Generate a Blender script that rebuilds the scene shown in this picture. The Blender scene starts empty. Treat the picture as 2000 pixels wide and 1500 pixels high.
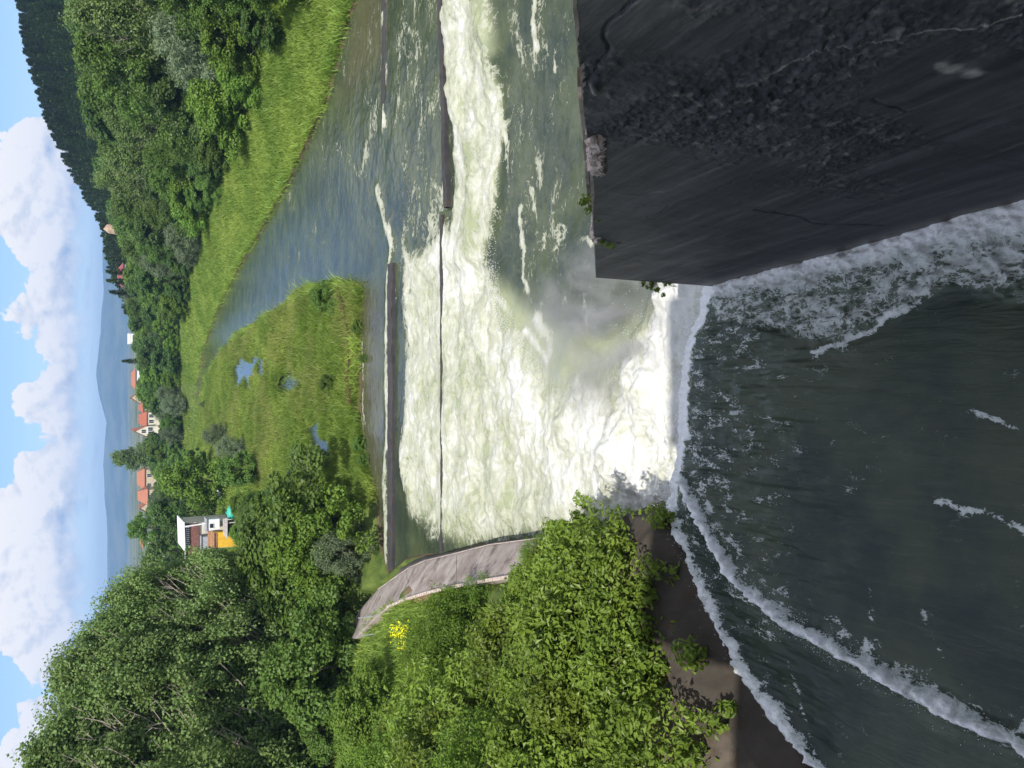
import bpy, bmesh, math, random
import numpy as np
from mathutils import Matrix, Vector

random.seed(7)
rng = np.random.default_rng(11)
scene = bpy.context.scene
COL = scene.collection
PI = math.pi

# ------------------------------------------------------------------ survey geometry
# The photograph was surveyed once: camera 14 m above the tailwater, pitched 26.8 degrees down.
# gp() gives the ground point of a surveyed sight line at a known level, so that every
# thing is built at its own distance and real size.
PITCH = math.radians(26.8); CP, SP = math.cos(PITCH), math.sin(PITCH); FOC = 1503.0; CAMZ = 14.0

def ray(a, b):
    d = a - 1000.0
    return (750.0 - b, FOC * CP - d * SP, -(FOC * SP + d * CP))

def gp(a, b, z=0.0):
    x, y, w = ray(a, b); t = (z - CAMZ) / w
    return (x * t, y * t)

def gpl(pts, z=0.0):
    return np.array([gp(a, b, z) for a, b in pts])

def vp(a, b, Y):
    x, y, w = ray(a, b); t = Y / y
    return (x * t, CAMZ + w * t)

def survey(X, Y, Z):
    fw = Y * CP - (Z - CAMZ) * SP
    up = Y * SP + (Z - CAMZ) * CP
    return (1000.0 - FOC * up / fw, 750.0 - FOC * X / fw)

# ------------------------------------------------------------------ numpy noise
def _h(ix, iy, s):
    n = (ix.astype(np.int64) * 374761393 + iy.astype(np.int64) * 668265263 + s * 1274126177) & 0x7fffffff
    n = ((n ^ (n >> 13)) * 1274126177) & 0x7fffffff
    n = ((n ^ (n >> 15)) * 668265263) & 0x7fffffff
    return ((n ^ (n >> 16)) & 0xffff) / 65535.0

def vnoise(x, y, s=0):
    x = np.asarray(x, float); y = np.asarray(y, float)
    ix = np.floor(x); iy = np.floor(y); fx = x - ix; fy = y - iy
    fx = fx * fx * fx * (fx * (fx * 6 - 15) + 10); fy = fy * fy * fy * (fy * (fy * 6 - 15) + 10)
    a = _h(ix, iy, s); b = _h(ix + 1, iy, s); c = _h(ix, iy + 1, s); d = _h(ix + 1, iy + 1, s)
    return (a + (b - a) * fx) * (1 - fy) + (c + (d - c) * fx) * fy

def fbm(x, y, oct=4, s=0, gain=0.5):
    v = 0; amp = 1.0; tot = 0; f = 1.0
    for o in range(oct):
        v = v + amp * vnoise(x * f + o * 17.3, y * f + o * 9.1, s + o); tot += amp; amp *= gain; f *= 2.03
    return v / tot

def ridge(x, y, oct=4, s=0):
    v = 0; amp = 1.0; tot = 0; f = 1.0
    for o in range(oct):
        n = 1 - np.abs(2 * vnoise(x * f + o * 7.7, y * f + o * 3.1, s + o) - 1)
        v = v + amp * n; tot += amp; amp *= 0.5; f *= 2.07
    return v / tot

def sst(a, b, x):
    t = np.clip((x - a) / (b - a), 0, 1); return t * t * (3 - 2 * t)

def seg_dist(X, Y, P, closed=False):
    P = np.asarray(P, float); best = np.full(np.shape(X), 1e9)
    n = len(P)
    for i in range(n if closed else n - 1):
        a = P[i]; b = P[(i + 1) % n]; d = b - a; L = (d @ d) + 1e-12
        t = np.clip(((X - a[0]) * d[0] + (Y - a[1]) * d[1]) / L, 0, 1)
        best = np.minimum(best, np.hypot(X - a[0] - t * d[0], Y - a[1] - t * d[1]))
    return best

def inside(X, Y, P):
    P = np.asarray(P, float); r = np.zeros(np.shape(X), bool); n = len(P)
    for i in range(n):
        x1, y1 = P[i]; x2, y2 = P[(i + 1) % n]
        if y1 == y2: continue
        c = ((y1 > Y) != (y2 > Y)) & (X < (x2 - x1) * (Y - y1) / (y2 - y1) + x1)
        r ^= c
    return r

def sdist(X, Y, P):
    d = seg_dist(X, Y, P, True)
    return np.where(inside(X, Y, P), -d, d)       # negative inside

# ------------------------------------------------------------------ mesh / object helpers
def mesh_np(name, V, Fq, attrs=None, smooth=True):
    V = np.asarray(V, np.float32); Fq = np.asarray(Fq, np.int32)
    me = bpy.data.meshes.new(name)
    me.vertices.add(len(V)); me.vertices.foreach_set('co', V.ravel())
    n, k = Fq.shape
    me.loops.add(n * k); me.loops.foreach_set('vertex_index', Fq.ravel())
    me.polygons.add(n); me.polygons.foreach_set('loop_start', np.arange(0, n * k, k, dtype=np.int32))
    me.polygons.foreach_set('use_smooth', np.full(n, smooth, bool))
    for an, av in (attrs or {}).items():
        at = me.attributes.new(an, 'FLOAT', 'POINT'); at.data.foreach_set('value', np.asarray(av, np.float32))
    me.update(calc_edges=True)
    return me

def link(name, me, mat=None, parent=None, loc=None):
    o = bpy.data.objects.new(name, me); COL.objects.link(o)
    if mat is not None and me is not None and not me.materials: me.materials.append(mat)
    if parent is not None: o.parent = parent
    if loc is not None: o.location = loc
    return o

def tag(o, label=None, cat=None, group=None, kind=None):
    if label: o['label'] = label
    if cat: o['category'] = cat
    if group: o['group'] = group
    if kind: o['kind'] = kind
    return o

def empty(name, loc, rz=0, label=None, cat=None, group=None):
    o = bpy.data.objects.new(name, None); COL.objects.link(o)
    o.location = loc; o.rotation_euler = (0, 0, rz); o.empty_display_size = 0.2
    return tag(o, label, cat, group)

def copy_tree(o, parent=None):
    c = o.copy(); COL.objects.link(c)
    if parent is not None: c.parent = parent
    for ch in list(o.children): copy_tree(ch, c)
    return c

class MB:
    """collects boxes, prisms and tubes into one mesh"""
    def __init__(s): s.v = []; s.f = []
    def add(s, vs, fs):
        b = len(s.v); s.v += [tuple(v) for v in vs]; s.f += [tuple(i + b for i in f) for f in fs]
    def box(s, x0, x1, y0, y1, z0, z1, rz=0, c=(0, 0, 0)):
        vs = [(x, y, z) for z in (z0, z1) for y in (y0, y1) for x in (x0, x1)]
        if rz:
            ca, sa = math.cos(rz), math.sin(rz)
            vs = [(c[0] + ca * (x - c[0]) - sa * (y - c[1]), c[1] + sa * (x - c[0]) + ca * (y - c[1]), z) for x, y, z in vs]
        s.add(vs, [(0, 2, 3, 1), (4, 5, 7, 6), (0, 1, 5, 4), (2, 6, 7, 3), (0, 4, 6, 2), (1, 3, 7, 5)])
    def tube(s, pts, rad, n=6):
        pts = [Vector(p) for p in pts]; rings = []
        for i, p in enumerate(pts):
            d = (pts[min(i + 1, len(pts) - 1)] - pts[max(i - 1, 0)])
            if d.length < 1e-9: d = Vector((0, 0, 1))
            d.normalize(); a = d.orthogonal().normalized(); b = d.cross(a)
            r = rad[i] if hasattr(rad, '__len__') else rad
            rings.append([p + (a * math.cos(2 * PI * k / n) + b * math.sin(2 * PI * k / n)) * r for k in range(n)])
        vs = [v for r in rings for v in r]; fs = []
        for i in range(len(pts) - 1):
            for k in range(n):
                fs.append((i * n + k, i * n + (k + 1) % n, (i + 1) * n + (k + 1) % n, (i + 1) * n + k))
        fs.append(tuple(range(n))[::-1]); fs.append(tuple(range(len(vs) - n, len(vs))))
        s.add(vs, fs)
    def mesh(s, name, smooth=False):
        me = bpy.data.meshes.new(name); me.from_pydata(s.v, [], s.f)
        if smooth: me.polygons.foreach_set('use_smooth', [True] * len(me.polygons))
        me.update(); return me
    def build(s, name, mat, parent=None, loc=None, smooth=False):
        return link(name, s.mesh(name, smooth), mat, parent, loc)

def grid_faces(nr, nc):
    i = np.arange(nr - 1)[:, None] * nc + np.arange(nc - 1)[None, :]
    i = i.ravel()
    return np.stack([i, i + 1, i + nc + 1, i + nc], 1)

def compact(V, Fq, attrs):
    used = np.zeros(len(V), bool); used[Fq.ravel()] = True
    idx = np.cumsum(used) - 1
    return V[used], idx[Fq], {k: a[used] for k, a in attrs.items()}

# ------------------------------------------------------------------ materials
class NT:
    def __init__(s, name):
        s.m = bpy.data.materials.new(name); s.m.use_nodes = True; s.t = s.m.node_tree; s.t.nodes.clear()
        s.out = s.n('ShaderNodeOutputMaterial')
    def n(s, typ, **kw):
        nd = s.t.nodes.new(typ)
        for k, v in kw.items(): setattr(nd, k, v)
        return nd
    def l(s, a, b): s.t.links.new(a, b)
    def put(s, sock, v):
        if v is None: return
        if hasattr(v, 'default_value') and hasattr(v, 'links'): s.l(v, sock)
        elif isinstance(v, (tuple, list)):
            sock.default_value = tuple(v) + ((1,) if len(v) == 3 and len(sock.default_value) == 4 else ())
        else: sock.default_value = v
    def coord(s, scale=(1, 1, 1), which='Object', rot=(0, 0, 0)):
        tc = s.n('ShaderNodeTexCoord'); mp = s.n('ShaderNodeMapping')
        s.l(tc.outputs[which], mp.inputs[0]); mp.inputs['Scale'].default_value = scale; mp.inputs['Rotation'].default_value = rot
        return mp.outputs[0]
    def noise(s, vec, scale, detail=5, rough=0.55, dist=0.0, typ='FBM'):
        nd = s.n('ShaderNodeTexNoise'); s.put(nd.inputs['Vector'], vec)
        nd.inputs['Scale'].default_value = scale; nd.inputs['Detail'].default_value = detail
        nd.inputs['Roughness'].default_value = rough; nd.inputs['Distortion'].default_value = dist
        return nd.outputs[0]
    def math(s, op, a, b=None, c=None, clamp=False):
        nd = s.n('ShaderNodeMath', operation=op); nd.use_clamp = clamp
        for i, v in enumerate((a, b, c)): s.put(nd.inputs[i], v)
        return nd.outputs[0]
    def ss(s, x, a, b, lo=0.0, hi=1.0):
        nd = s.n('ShaderNodeMapRange', interpolation_type='SMOOTHSTEP'); s.put(nd.inputs[0], x)
        s.put(nd.inputs[1], a); s.put(nd.inputs[2], b); nd.inputs[3].default_value = lo; nd.inputs[4].default_value = hi
        return nd.outputs[0]
    def mix(s, f, a, b):
        nd = s.n('ShaderNodeMix', data_type='RGBA'); s.put(nd.inputs[0], f); s.put(nd.inputs[6], a); s.put(nd.inputs[7], b)
        return nd.outputs[2]
    def attr(s, name):
        return s.n('ShaderNodeAttribute', attribute_name=name).outputs['Fac']
    def bump(s, h, strength=0.5, dist=0.1, normal=None):
        nd = s.n('ShaderNodeBump'); s.put(nd.inputs['Height'], h)
        nd.inputs['Strength'].default_value = strength; nd.inputs['Distance'].default_value = dist
        if normal is not None: s.l(normal, nd.inputs['Normal'])
        return nd.outputs[0]
    def pbr(s, color, rough=0.8, normal=None, spec=0.5, ior=None, metal=0.0, surf=True):
        p = s.n('ShaderNodeBsdfPrincipled'); s.put(p.inputs['Base Color'], color); s.put(p.inputs['Roughness'], rough)
        p.inputs['Specular IOR Level'].default_value = spec; p.inputs['Metallic'].default_value = metal
        if ior: p.inputs['IOR'].default_value = ior
        if normal is not None: s.l(normal, p.inputs['Normal'])
        if surf: s.l(p.outputs[0], s.out.inputs[0])
        return p.outputs[0]

M = {}
def simple(name, c, rough=0.7, var=0.25, scale=3.0, bump=0.0, spec=0.4, metal=0.0):
    t = NT(name); co = t.coord(); n = t.noise(co, scale, 6, 0.6)
    col = t.mix(t.ss(n, 0.3, 0.7), tuple(x * (1 - var) for x in c), tuple(min(1, x * (1 + var)) for x in c))
    t.pbr(col, rough, t.bump(n, bump, 0.05) if bump else None, spec, metal=metal); M[name] = t.m; return t.m

def leaf_mat(name, dark, light, trans=0.35, gloss=0.25, rough=0.45):
    t = NT(name); lv = t.attr('lv'); oi = t.n('ShaderNodeObjectInfo')
    f = t.math('ADD', t.math('MULTIPLY', lv, 0.75), t.math('MULTIPLY', oi.outputs['Random'], 0.25))
    col = t.mix(f, dark, light)
    hs = t.n('ShaderNodeHueSaturation'); t.l(col, hs.inputs['Color'])
    t.put(hs.inputs['Hue'], t.math('ADD', t.math('MULTIPLY', oi.outputs['Random'], 0.022), 0.488))
    t.put(hs.inputs['Value'], t.math('ADD', t.math('MULTIPLY', oi.outputs['Random'], 0.40), 0.98))
    p = t.pbr(hs.outputs[0], rough, None, gloss, surf=False)
    tr = t.n('ShaderNodeBsdfTranslucent')
    tc = t.mix(0.5, hs.outputs[0], tuple(min(1, c * k) for c, k in zip(light, (1.3, 1.25, 0.6)))); t.l(tc, tr.inputs[0])
    mx = t.n('ShaderNodeMixShader'); mx.inputs[0].default_value = trans
    t.l(p, mx.inputs[1]); t.l(tr.outputs[0], mx.inputs[2]); t.l(mx.outputs[0], t.out.inputs[0])
    M[name] = t.m; return t.m

leaf_mat('broadleaf_green', (0.074, 0.132, 0.027), (0.142, 0.236, 0.046))
leaf_mat('dark_broadleaf', (0.049, 0.095, 0.024), (0.101, 0.176, 0.041))
leaf_mat('poplar_green', (0.082, 0.132, 0.034), (0.200, 0.285, 0.090))
leaf_mat('willow_grey', (0.102, 0.144, 0.072), (0.204, 0.258, 0.15))
leaf_mat('bright_shrub', (0.081, 0.149, 0.021), (0.172, 0.276, 0.04))
leaf_mat('near_leaf', (0.070, 0.125, 0.016), (0.225, 0.310, 0.045), gloss=0.4)
leaf_mat('pine_needle', (0.045, 0.078, 0.026), (0.100, 0.150, 0.050), trans=0.15)
leaf_mat('grass_blade', (0.115, 0.196, 0.03), (0.27, 0.351, 0.068), trans=0.35)
leaf_mat('reed_blade', (0.13, 0.182, 0.039), (0.325, 0.345, 0.111), trans=0.3)
leaf_mat('yellow_flower', (0.80, 0.72, 0.01), (0.90, 0.85, 0.03), trans=0.3)
simple('bark', (0.085, 0.068, 0.05), 0.9, 0.4, 6, 0.4, 0.2)
simple('pale_bark', (0.30, 0.28, 0.24), 0.9, 0.35, 6, 0.3, 0.2)
simple('dead_wood', (0.36, 0.31, 0.25), 0.9, 0.3, 6, 0.2, 0.2)
simple('rust_stalk', (0.105, 0.05, 0.032), 0.9, 0.4, 4, 0.2, 0.2)
simple('cream_plaster', (0.66, 0.60, 0.48), 0.9, 0.08, 1)
simple('white_plaster', (0.78, 0.77, 0.74), 0.9, 0.06, 1)
simple('beige_plaster', (0.52, 0.44, 0.31), 0.9, 0.1, 1)
simple('red_tile', (0.33, 0.105, 0.06), 0.85, 0.25, 4, 0.3)
simple('orange_tile', (0.36, 0.145, 0.085), 0.85, 0.22, 4, 0.3)
simple('maroon_sheet', (0.27, 0.065, 0.065), 0.6, 0.2, 2)
simple('dark_roof', (0.08, 0.06, 0.055), 0.8, 0.25, 3)
simple('glass_dark', (0.03, 0.035, 0.045), 0.12, 0.1, 2, 0, 0.6)
simple('white_sheet', (0.74, 0.74, 0.74), 0.5, 0.06, 2)
simple('grey_sheet', (0.35, 0.36, 0.38), 0.6, 0.15, 2)
simple('brown_board', (0.17, 0.075, 0.06), 0.8, 0.25, 4)
simple('yellow_paint', (0.68, 0.40, 0.03), 0.6, 0.12, 2)
simple('rusty_sheet', (0.28, 0.15, 0.075), 0.85, 0.35, 4)
simple('turquoise_paint', (0.05, 0.42, 0.32), 0.5, 0.1, 2)
simple('painted_shade', (0.02, 0.02, 0.022), 0.9, 0.2, 2)  # near-black that stands in for shade inside openings
simple('weathered_plank', (0.42, 0.38, 0.35), 0.9, 0.25, 5)
simple('tan_rock', (0.42, 0.30, 0.21), 0.95, 0.3, 0.6, 0.6, 0.2)
simple('pale_dirt', (0.36, 0.30, 0.20), 0.95, 0.2, 1.0)
simple('dam_concrete', (0.30, 0.28, 0.26), 0.9, 0.2, 1.0, 0.2)

# ground: soil, grass, dry patches
t = NT('ground'); co = t.coord()
n1 = t.noise(co, 0.10, 6, 0.6); n2 = t.noise(co, 1.3, 7, 0.65); n3 = t.noise(co, 0.012, 5, 0.6)
g = t.mix(t.ss(n2, 0.32, 0.68), (0.050, 0.085, 0.020), (0.130, 0.175, 0.040))
g = t.mix(t.ss(n1, 0.52, 0.72, 0, 0.6), g, (0.165, 0.185, 0.055))
g = t.mix(t.ss(t.attr('earth'), 0.35, 0.75), g, t.mix(n2, (0.17, 0.105, 0.06), (0.31, 0.21, 0.13)))
far = t.mix(t.ss(n3, 0.42, 0.62), (0.055, 0.085, 0.035), (0.20, 0.20, 0.10))
vor = t.n('ShaderNodeTexVoronoi'); t.put(vor.inputs['Vector'], co); vor.inputs['Scale'].default_value = 0.006
far = t.mix(t.ss(vor.outputs['Distance'], 0.05, 0.25, 0.5, 0.0), far, (0.45, 0.40, 0.36))
g = t.mix(t.ss(t.attr('far'), 0.2, 0.8), g, far)
mud = t.mix(n2, (0.07, 0.055, 0.03), (0.14, 0.105, 0.06))
g = t.mix(t.ss(t.attr('mud'), 0.3, 0.7), g, mud)
t.pbr(g, 0.95, t.bump(n2, 0.6, 0.15), 0.15); M['ground'] = t.m

t = NT('hill_cover'); co = t.coord(); n = t.noise(co, 0.004, 7, 0.65); n2 = t.noise(co, 0.03, 4, 0.6)
g = t.mix(t.ss(n, 0.4, 0.62), (0.035, 0.062, 0.03), (0.10, 0.12, 0.06)); g = t.mix(t.ss(n2, 0.62, 0.72), g, (0.24, 0.20, 0.16))
t.pbr(g, 0.95, t.bump(n2, 0.5, 8), 0.1); M['hill_cover'] = t.m

# turbid river water with foam driven by the amount of air in it
def water_mat(name, deep, milky, sc, cream, white, foamw, bscale, bstr, streak, bumpsc):
    t = NT(name); co = t.coord()
    cov = t.attr('foam'); aer = t.attr('air'); bot = t.attr('shoal')
    wv = t.coord(streak)
    warp = t.noise(wv, sc * 0.55, 4, 0.6)
    wn = t.n('ShaderNodeTexNoise'); t.put(wn.inputs['Vector'], wv); wn.inputs['Scale'].default_value = sc * 0.8; wn.inputs['Detail'].default_value = 4
    vm = t.n('ShaderNodeVectorMath', operation='MULTIPLY_ADD'); t.l(wn.outputs['Color'], vm.inputs[0])
    vm.inputs[1].default_value = (1.1 / sc,) * 3; t.l(wv, vm.inputs[2]); wp = vm.outputs[0]
    a = t.noise(wp, sc * 1.2, 11, 0.66)
    b = t.noise(wp, sc * 2.6, 8, 0.62)
    rdg = t.math('SUBTRACT', 1.0, t.math('ABSOLUTE', t.math('SUBTRACT', t.math('MULTIPLY', b, 2.0), 1.0)))
    rdg = t.math('POWER', rdg, 7.0)
    v = t.n('ShaderNodeTexVoronoi', feature='DISTANCE_TO_EDGE'); t.put(v.inputs['Vector'], wp); v.inputs['Scale'].default_value = sc * 5.5
    lace = t.ss(v.outputs['Distance'], 0.0, 0.16, 1.0, 0.0)
    pat = t.math('ADD', t.math('MULTIPLY', t.math('SUBTRACT', a, 0.5), 1.7), t.math('MULTIPLY', t.math('SUBTRACT', rdg, 0.35), 0.34))
    pat = t.math('ADD', pat, t.math('MULTIPLY', t.math('SUBTRACT', lace, 0.35), 0.13))
    x = t.math('ADD', cov, pat)
    foam = t.math('MULTIPLY', t.ss(x, 0.52 - foamw, 0.52 + foamw), t.ss(cov, 0.02, 0.14))
    milk = t.math('MULTIPLY', aer, t.ss(t.math('ADD', aer, t.math('SUBTRACT', warp, 0.5)), 0.1, 0.8))
    dn = t.noise(co, 0.35, 5, 0.6)
    dp = t.mix(t.ss(dn, 0.35, 0.65), tuple(c * 0.75 for c in deep), (deep[0] * 1.55, deep[1] * 1.35, deep[2] * 1.0))
    dp = t.mix(t.math('MULTIPLY', bot, 0.8), dp, (0.115, 0.095, 0.055))
    wc = t.mix(milk, dp, milky)
    wf = t.math('ADD', t.math('MULTIPLY', rdg, 0.5), t.math('ADD', t.math('MULTIPLY', t.math('SUBTRACT', a, 0.5), 2.2), t.math('MULTIPLY', t.math('SUBTRACT', cov, 0.8), 1.5)))
    wf = t.math('ADD', wf, t.math('MULTIPLY', t.math('SUBTRACT', lace, 0.4), 0.15))
    fc = t.mix(t.ss(wf, 0.0, 0.75), cream, white)
    col = t.mix(foam, wc, fc)
    ro = t.math('ADD', t.math('MULTIPLY', foam, 0.55), 0.035)
    hw = t.noise(t.coord(bumpsc), bscale, 6, 0.62, 0.6)
    hh = t.math('ADD', t.math('MULTIPLY', hw, 1.0), t.math('MULTIPLY', foam, t.math('ADD', t.math('MULTIPLY', a, 1.5), t.math('ADD', t.math('MULTIPLY', t.noise(co, sc * 9, 3, 0.6), 0.8), t.math('MULTIPLY', rdg, 0.5)))))
    t.pbr(col, ro, t.bump(hh, bstr, 0.12), 0.5, 1.33); M[name] = t.m

water_mat('river_water', (0.045, 0.064, 0.043), (0.33, 0.36, 0.215), 0.75, (0.41, 0.42, 0.315), (0.61, 0.612, 0.57), 0.17, 2.2, 0.32, (0.62, 1.0, 1.0), (1, 0.8, 1))
water_mat('chute_water', (0.036, 0.053, 0.045), (0.12, 0.15, 0.11), 3.4, (0.56, 0.60, 0.57), (0.86, 0.87, 0.86), 0.11, 7.0, 0.34, (1.0, 0.5, 1.0), (1, 0.16, 1))
t = NT('pond_water'); co = t.coord(); t.pbr((0.03, 0.045, 0.035), 0.04, t.bump(t.noise(co, 3.0, 4), 0.05, 0.05), 0.5, 1.33); M['pond_water'] = t.m

# concretes
t = NT('black_concrete'); co = t.coord()
n1 = t.noise(t.coord((0.6, 0.6, 1.6)), 0.55, 7, 0.65, 0.6); n2 = t.noise(co, 7, 8, 0.7)
wv = t.coord((1, 0.22, 2.2), rot=(0.35, 0, 0)); st = t.noise(wv, 1.6, 8, 0.7, 0.4)
ro = t.attr('rough'); st2 = t.noise(t.coord((1, 0.10, 1.4), rot=(0.42, 0, 0)), 2.6, 7, 0.7, 0.3); st3 = t.noise(t.coord((1, 1.3, 0.14), rot=(-0.12, 0, 0)), 1.1, 7, 0.7, 0.3)
c = t.mix(t.ss(st, 0.35, 0.7), (0.026, 0.027, 0.031), (0.078, 0.079, 0.084))
c = t.mix(t.ss(n1, 0.52, 0.75, 0, 0.55), c, (0.165, 0.15, 0.135))
c = t.mix(t.ss(st2, 0.56, 0.76, 0, 0.8), c, (0.19, 0.185, 0.18)); c = t.mix(t.ss(st3, 0.52, 0.70, 0, 0.75), c, (0.022, 0.023, 0.027))
c = t.mix(t.math('MULTIPLY', ro, t.ss(n2, 0.50, 0.70, 0, 0.75)), c, (0.30, 0.28, 0.245))  # paler colour on the rough patches stands in for sunlit bumps
c = t.mix(t.ss(t.attr('lime'), 0.25, 0.8), c, (0.50, 0.46, 0.40))
c = t.mix(t.ss(t.attr('wet'), 0.2, 0.8, 0, 0.8), c, (0.045, 0.036, 0.026))
t.pbr(c, t.math('SUBTRACT', 0.62, t.math('MULTIPLY', t.attr('wet'), 0.25)), t.bump(t.math('ADD', t.math('MULTIPLY', n2, t.math('ADD', 0.25, ro)), t.math('MULTIPLY', st2, 0.5)), 0.85, 0.04), 0.5); M['black_concrete'] = t.m

def concrete(name, a, b, stain, sc=1.2, wetattr=False):
    t = NT(name); co = t.coord(); n1 = t.noise(co, sc, 8, 0.68, 0.4); n2 = t.noise(co, sc * 9, 7, 0.7); n3 = t.noise(t.coord((1, 1, 0.25)), sc * 2.2, 6, 0.65)
    c = t.mix(t.ss(n1, 0.3, 0.7), a, b); c = t.mix(t.ss(n3, 0.50, 0.68, 0, 0.85), c, stain); c = t.mix(t.ss(n2, 0.60, 0.75, 0, 0.4), c, tuple(x * 0.45 for x in a))
    if wetattr:
        w = t.attr('wet'); c = t.mix(t.ss(t.math('ADD', w, t.math('MULTIPLY', t.math('SUBTRACT', n1, 0.5), 0.8)), 0.35, 0.65, 0, 0.85), c, (0.035, 0.030, 0.024))
    t.pbr(c, 0.88, t.bump(t.math('ADD', n2, n1), 0.5, 0.03), 0.3); M[name] = t.m
concrete('pink_concrete', (0.25, 0.20, 0.17), (0.46, 0.40, 0.355), (0.13, 0.105, 0.085), 0.9, True)
concrete('apron_concrete', (0.13, 0.105, 0.08), (0.24, 0.20, 0.155), (0.17, 0.10, 0.045), 1.7, True)
concrete('sill_concrete', (0.030, 0.030, 0.033), (0.058, 0.055, 0.056), (0.06, 0.045, 0.032), 1.5)
concrete('coping_concrete', (0.46, 0.37, 0.31), (0.60, 0.51, 0.44), (0.30, 0.24, 0.20), 2.5)

# ------------------------------------------------------------------ survey of the river
RIVER = np.array([(34, 5), (34, 30), (28, 42), (25.5, 51.7), (21.6, 59), (18.7, 75.7), (15.7, 108), (11.5, 138), (6.9, 158.8), (-1.1, 176), (-9.0, 181),
                  (-9.5, 178), (-4.2, 169.9), (1.0, 158.8), (5.2, 128), (6.84, 108), (7.4, 78.3), (8.2, 66.4), (7.4, 56), (6.2, 49.2), (3.7, 49.8), (-1.7, 49.9), (-4.9, 48.3), (-6.8, 46.2), (-9.6, 45.0),
                  (-10.8, 43.3), (-9.4, 40.2), (-8.0, 34.9), (-6.75, 30.2), (-5.65, 25.2), (-4.3, 19), (-3.3, 14.5), (-2.83, 13.1), (-4.09, 12.0), (-5.3, 11.0),
                  (-6.43, 9.2), (-8.2, 6.5), (-10, 2), (-10, -14), (34, -14)], float)
ISLAND = np.array([(1.0, 158.8), (5.2, 128), (6.84, 108), (7.4, 78.3), (8.2, 66.4), (7.4, 56), (6.2, 49.2), (3.7, 49.8), (-1.7, 49.9), (-4.9, 48.3), (-6.8, 46.2),
                   (-9.0, 50), (-9.2, 62), (-11.5, 95), (-12, 159), (-9.5, 178), (-4.2, 169.9)], float)
HX = [-400, 0, 20, 34, 42, 63, 82, 100, 125, 143, 200, 400]; HZ = [4, 4, 4.5, 6, 9, 14, 24, 32, 38, 40.5, 44, 46]

WALLLINE = gpl([(703, 1238), (715, 1192), (745, 1150), (775, 1125), (800, 1108)], 1.3)
PONDPX = ([(458, 690), (455, 755), (525, 755), (528, 690)], [(550, 690), (548, 760), (592, 765), (594, 690)], [(605, 830), (605, 905), (655, 905), (655, 830)], [(560, 1000), (562, 890), (580, 890), (580, 1000)])
PONDS = [gpl(p, 0.2) for p in PONDPX[:3]]
PONDE = [(P.mean(0)[0], P.mean(0)[1], np.ptp(P[:, 0]) / 2, np.ptp(P[:, 1]) / 2) for P in PONDS]
def ground_z(X, Y):
    X = np.asarray(X, float); Y = np.asarray(Y, float)
    d = sdist(X, Y, RIVER); dp = np.maximum(d, 0)
    right = sst(-2, 3, X - np.interp(Y, [40, 160, 176, 184], [20, 4, -4, -14]))
    right = np.where(Y < 40, (X > 10) * 1.0, right)
    zr = 0.22 + np.minimum(dp, 8) * 0.27 + np.clip(dp - 8, 0, 60) * 0.03
    zr = zr + (np.interp(X, HX, HZ) - 4) * sst(150, 335, Y) * (1 - 0.25 * sst(350, 700, Y))
    base = np.interp(Y, [0, 18, 25, 40, 46, 60], [4.0, 3.6, 2.3, 2.1, 1.2, 0.8])
    rate = np.interp(Y, [0, 20, 30, 45, 70, 120], [0.34, 0.34, 0.22, 0.16, 0.06, 0.04])
    zl = base * np.clip(dp / 1.8, 0, 1) + np.clip(dp - 1.8, 0, 22) * rate
    z = zl * (1 - right) + zr * right
    isl = sdist(X, Y, ISLAND)
    zi = 0.10 + np.minimum(dp, 4) * 0.08 + (fbm(X * 0.16, Y * 0.085, 4, 5) - 0.5) * 1.25
    pn = (fbm(X * .55, Y * .28, 4, 63) - 0.5) * 4.2
    for cx_, cy_, rx_, ry_ in PONDE: zi = zi - 0.55 * sst(1.4, 0.5, ((X - cx_) / rx_) ** 2 + ((Y - cy_) / ry_) ** 2 + pn)
    w = sst(2.5, -1.0, isl)
    z = z * (1 - w) + zi * w
    z = z + (fbm(X * 0.35, Y * 0.35, 4, 9) - 0.5) * 0.5 * sst(0.5, 4, dp) * (1 - w)
    fall = sst(420, 900, np.hypot(X, Y))
    z = z * (1 - fall) + fall * (-6.0)
    bed = -0.25 - np.minimum(-d, 3) * 0.5
    z = np.where(d < 0, np.maximum(bed, -1.5), z)
    wd = seg_dist(X, Y, WALLLINE); z = np.where((d >= 0), np.minimum(z, 0.2 + 2.2 * sst(0.7, 1.7, wd) + 400 * sst(1.7, 2.4, wd)), z)
    return z

def gz(x, y): return float(ground_z(np.array([x]), np.array([y]))[0])

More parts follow.
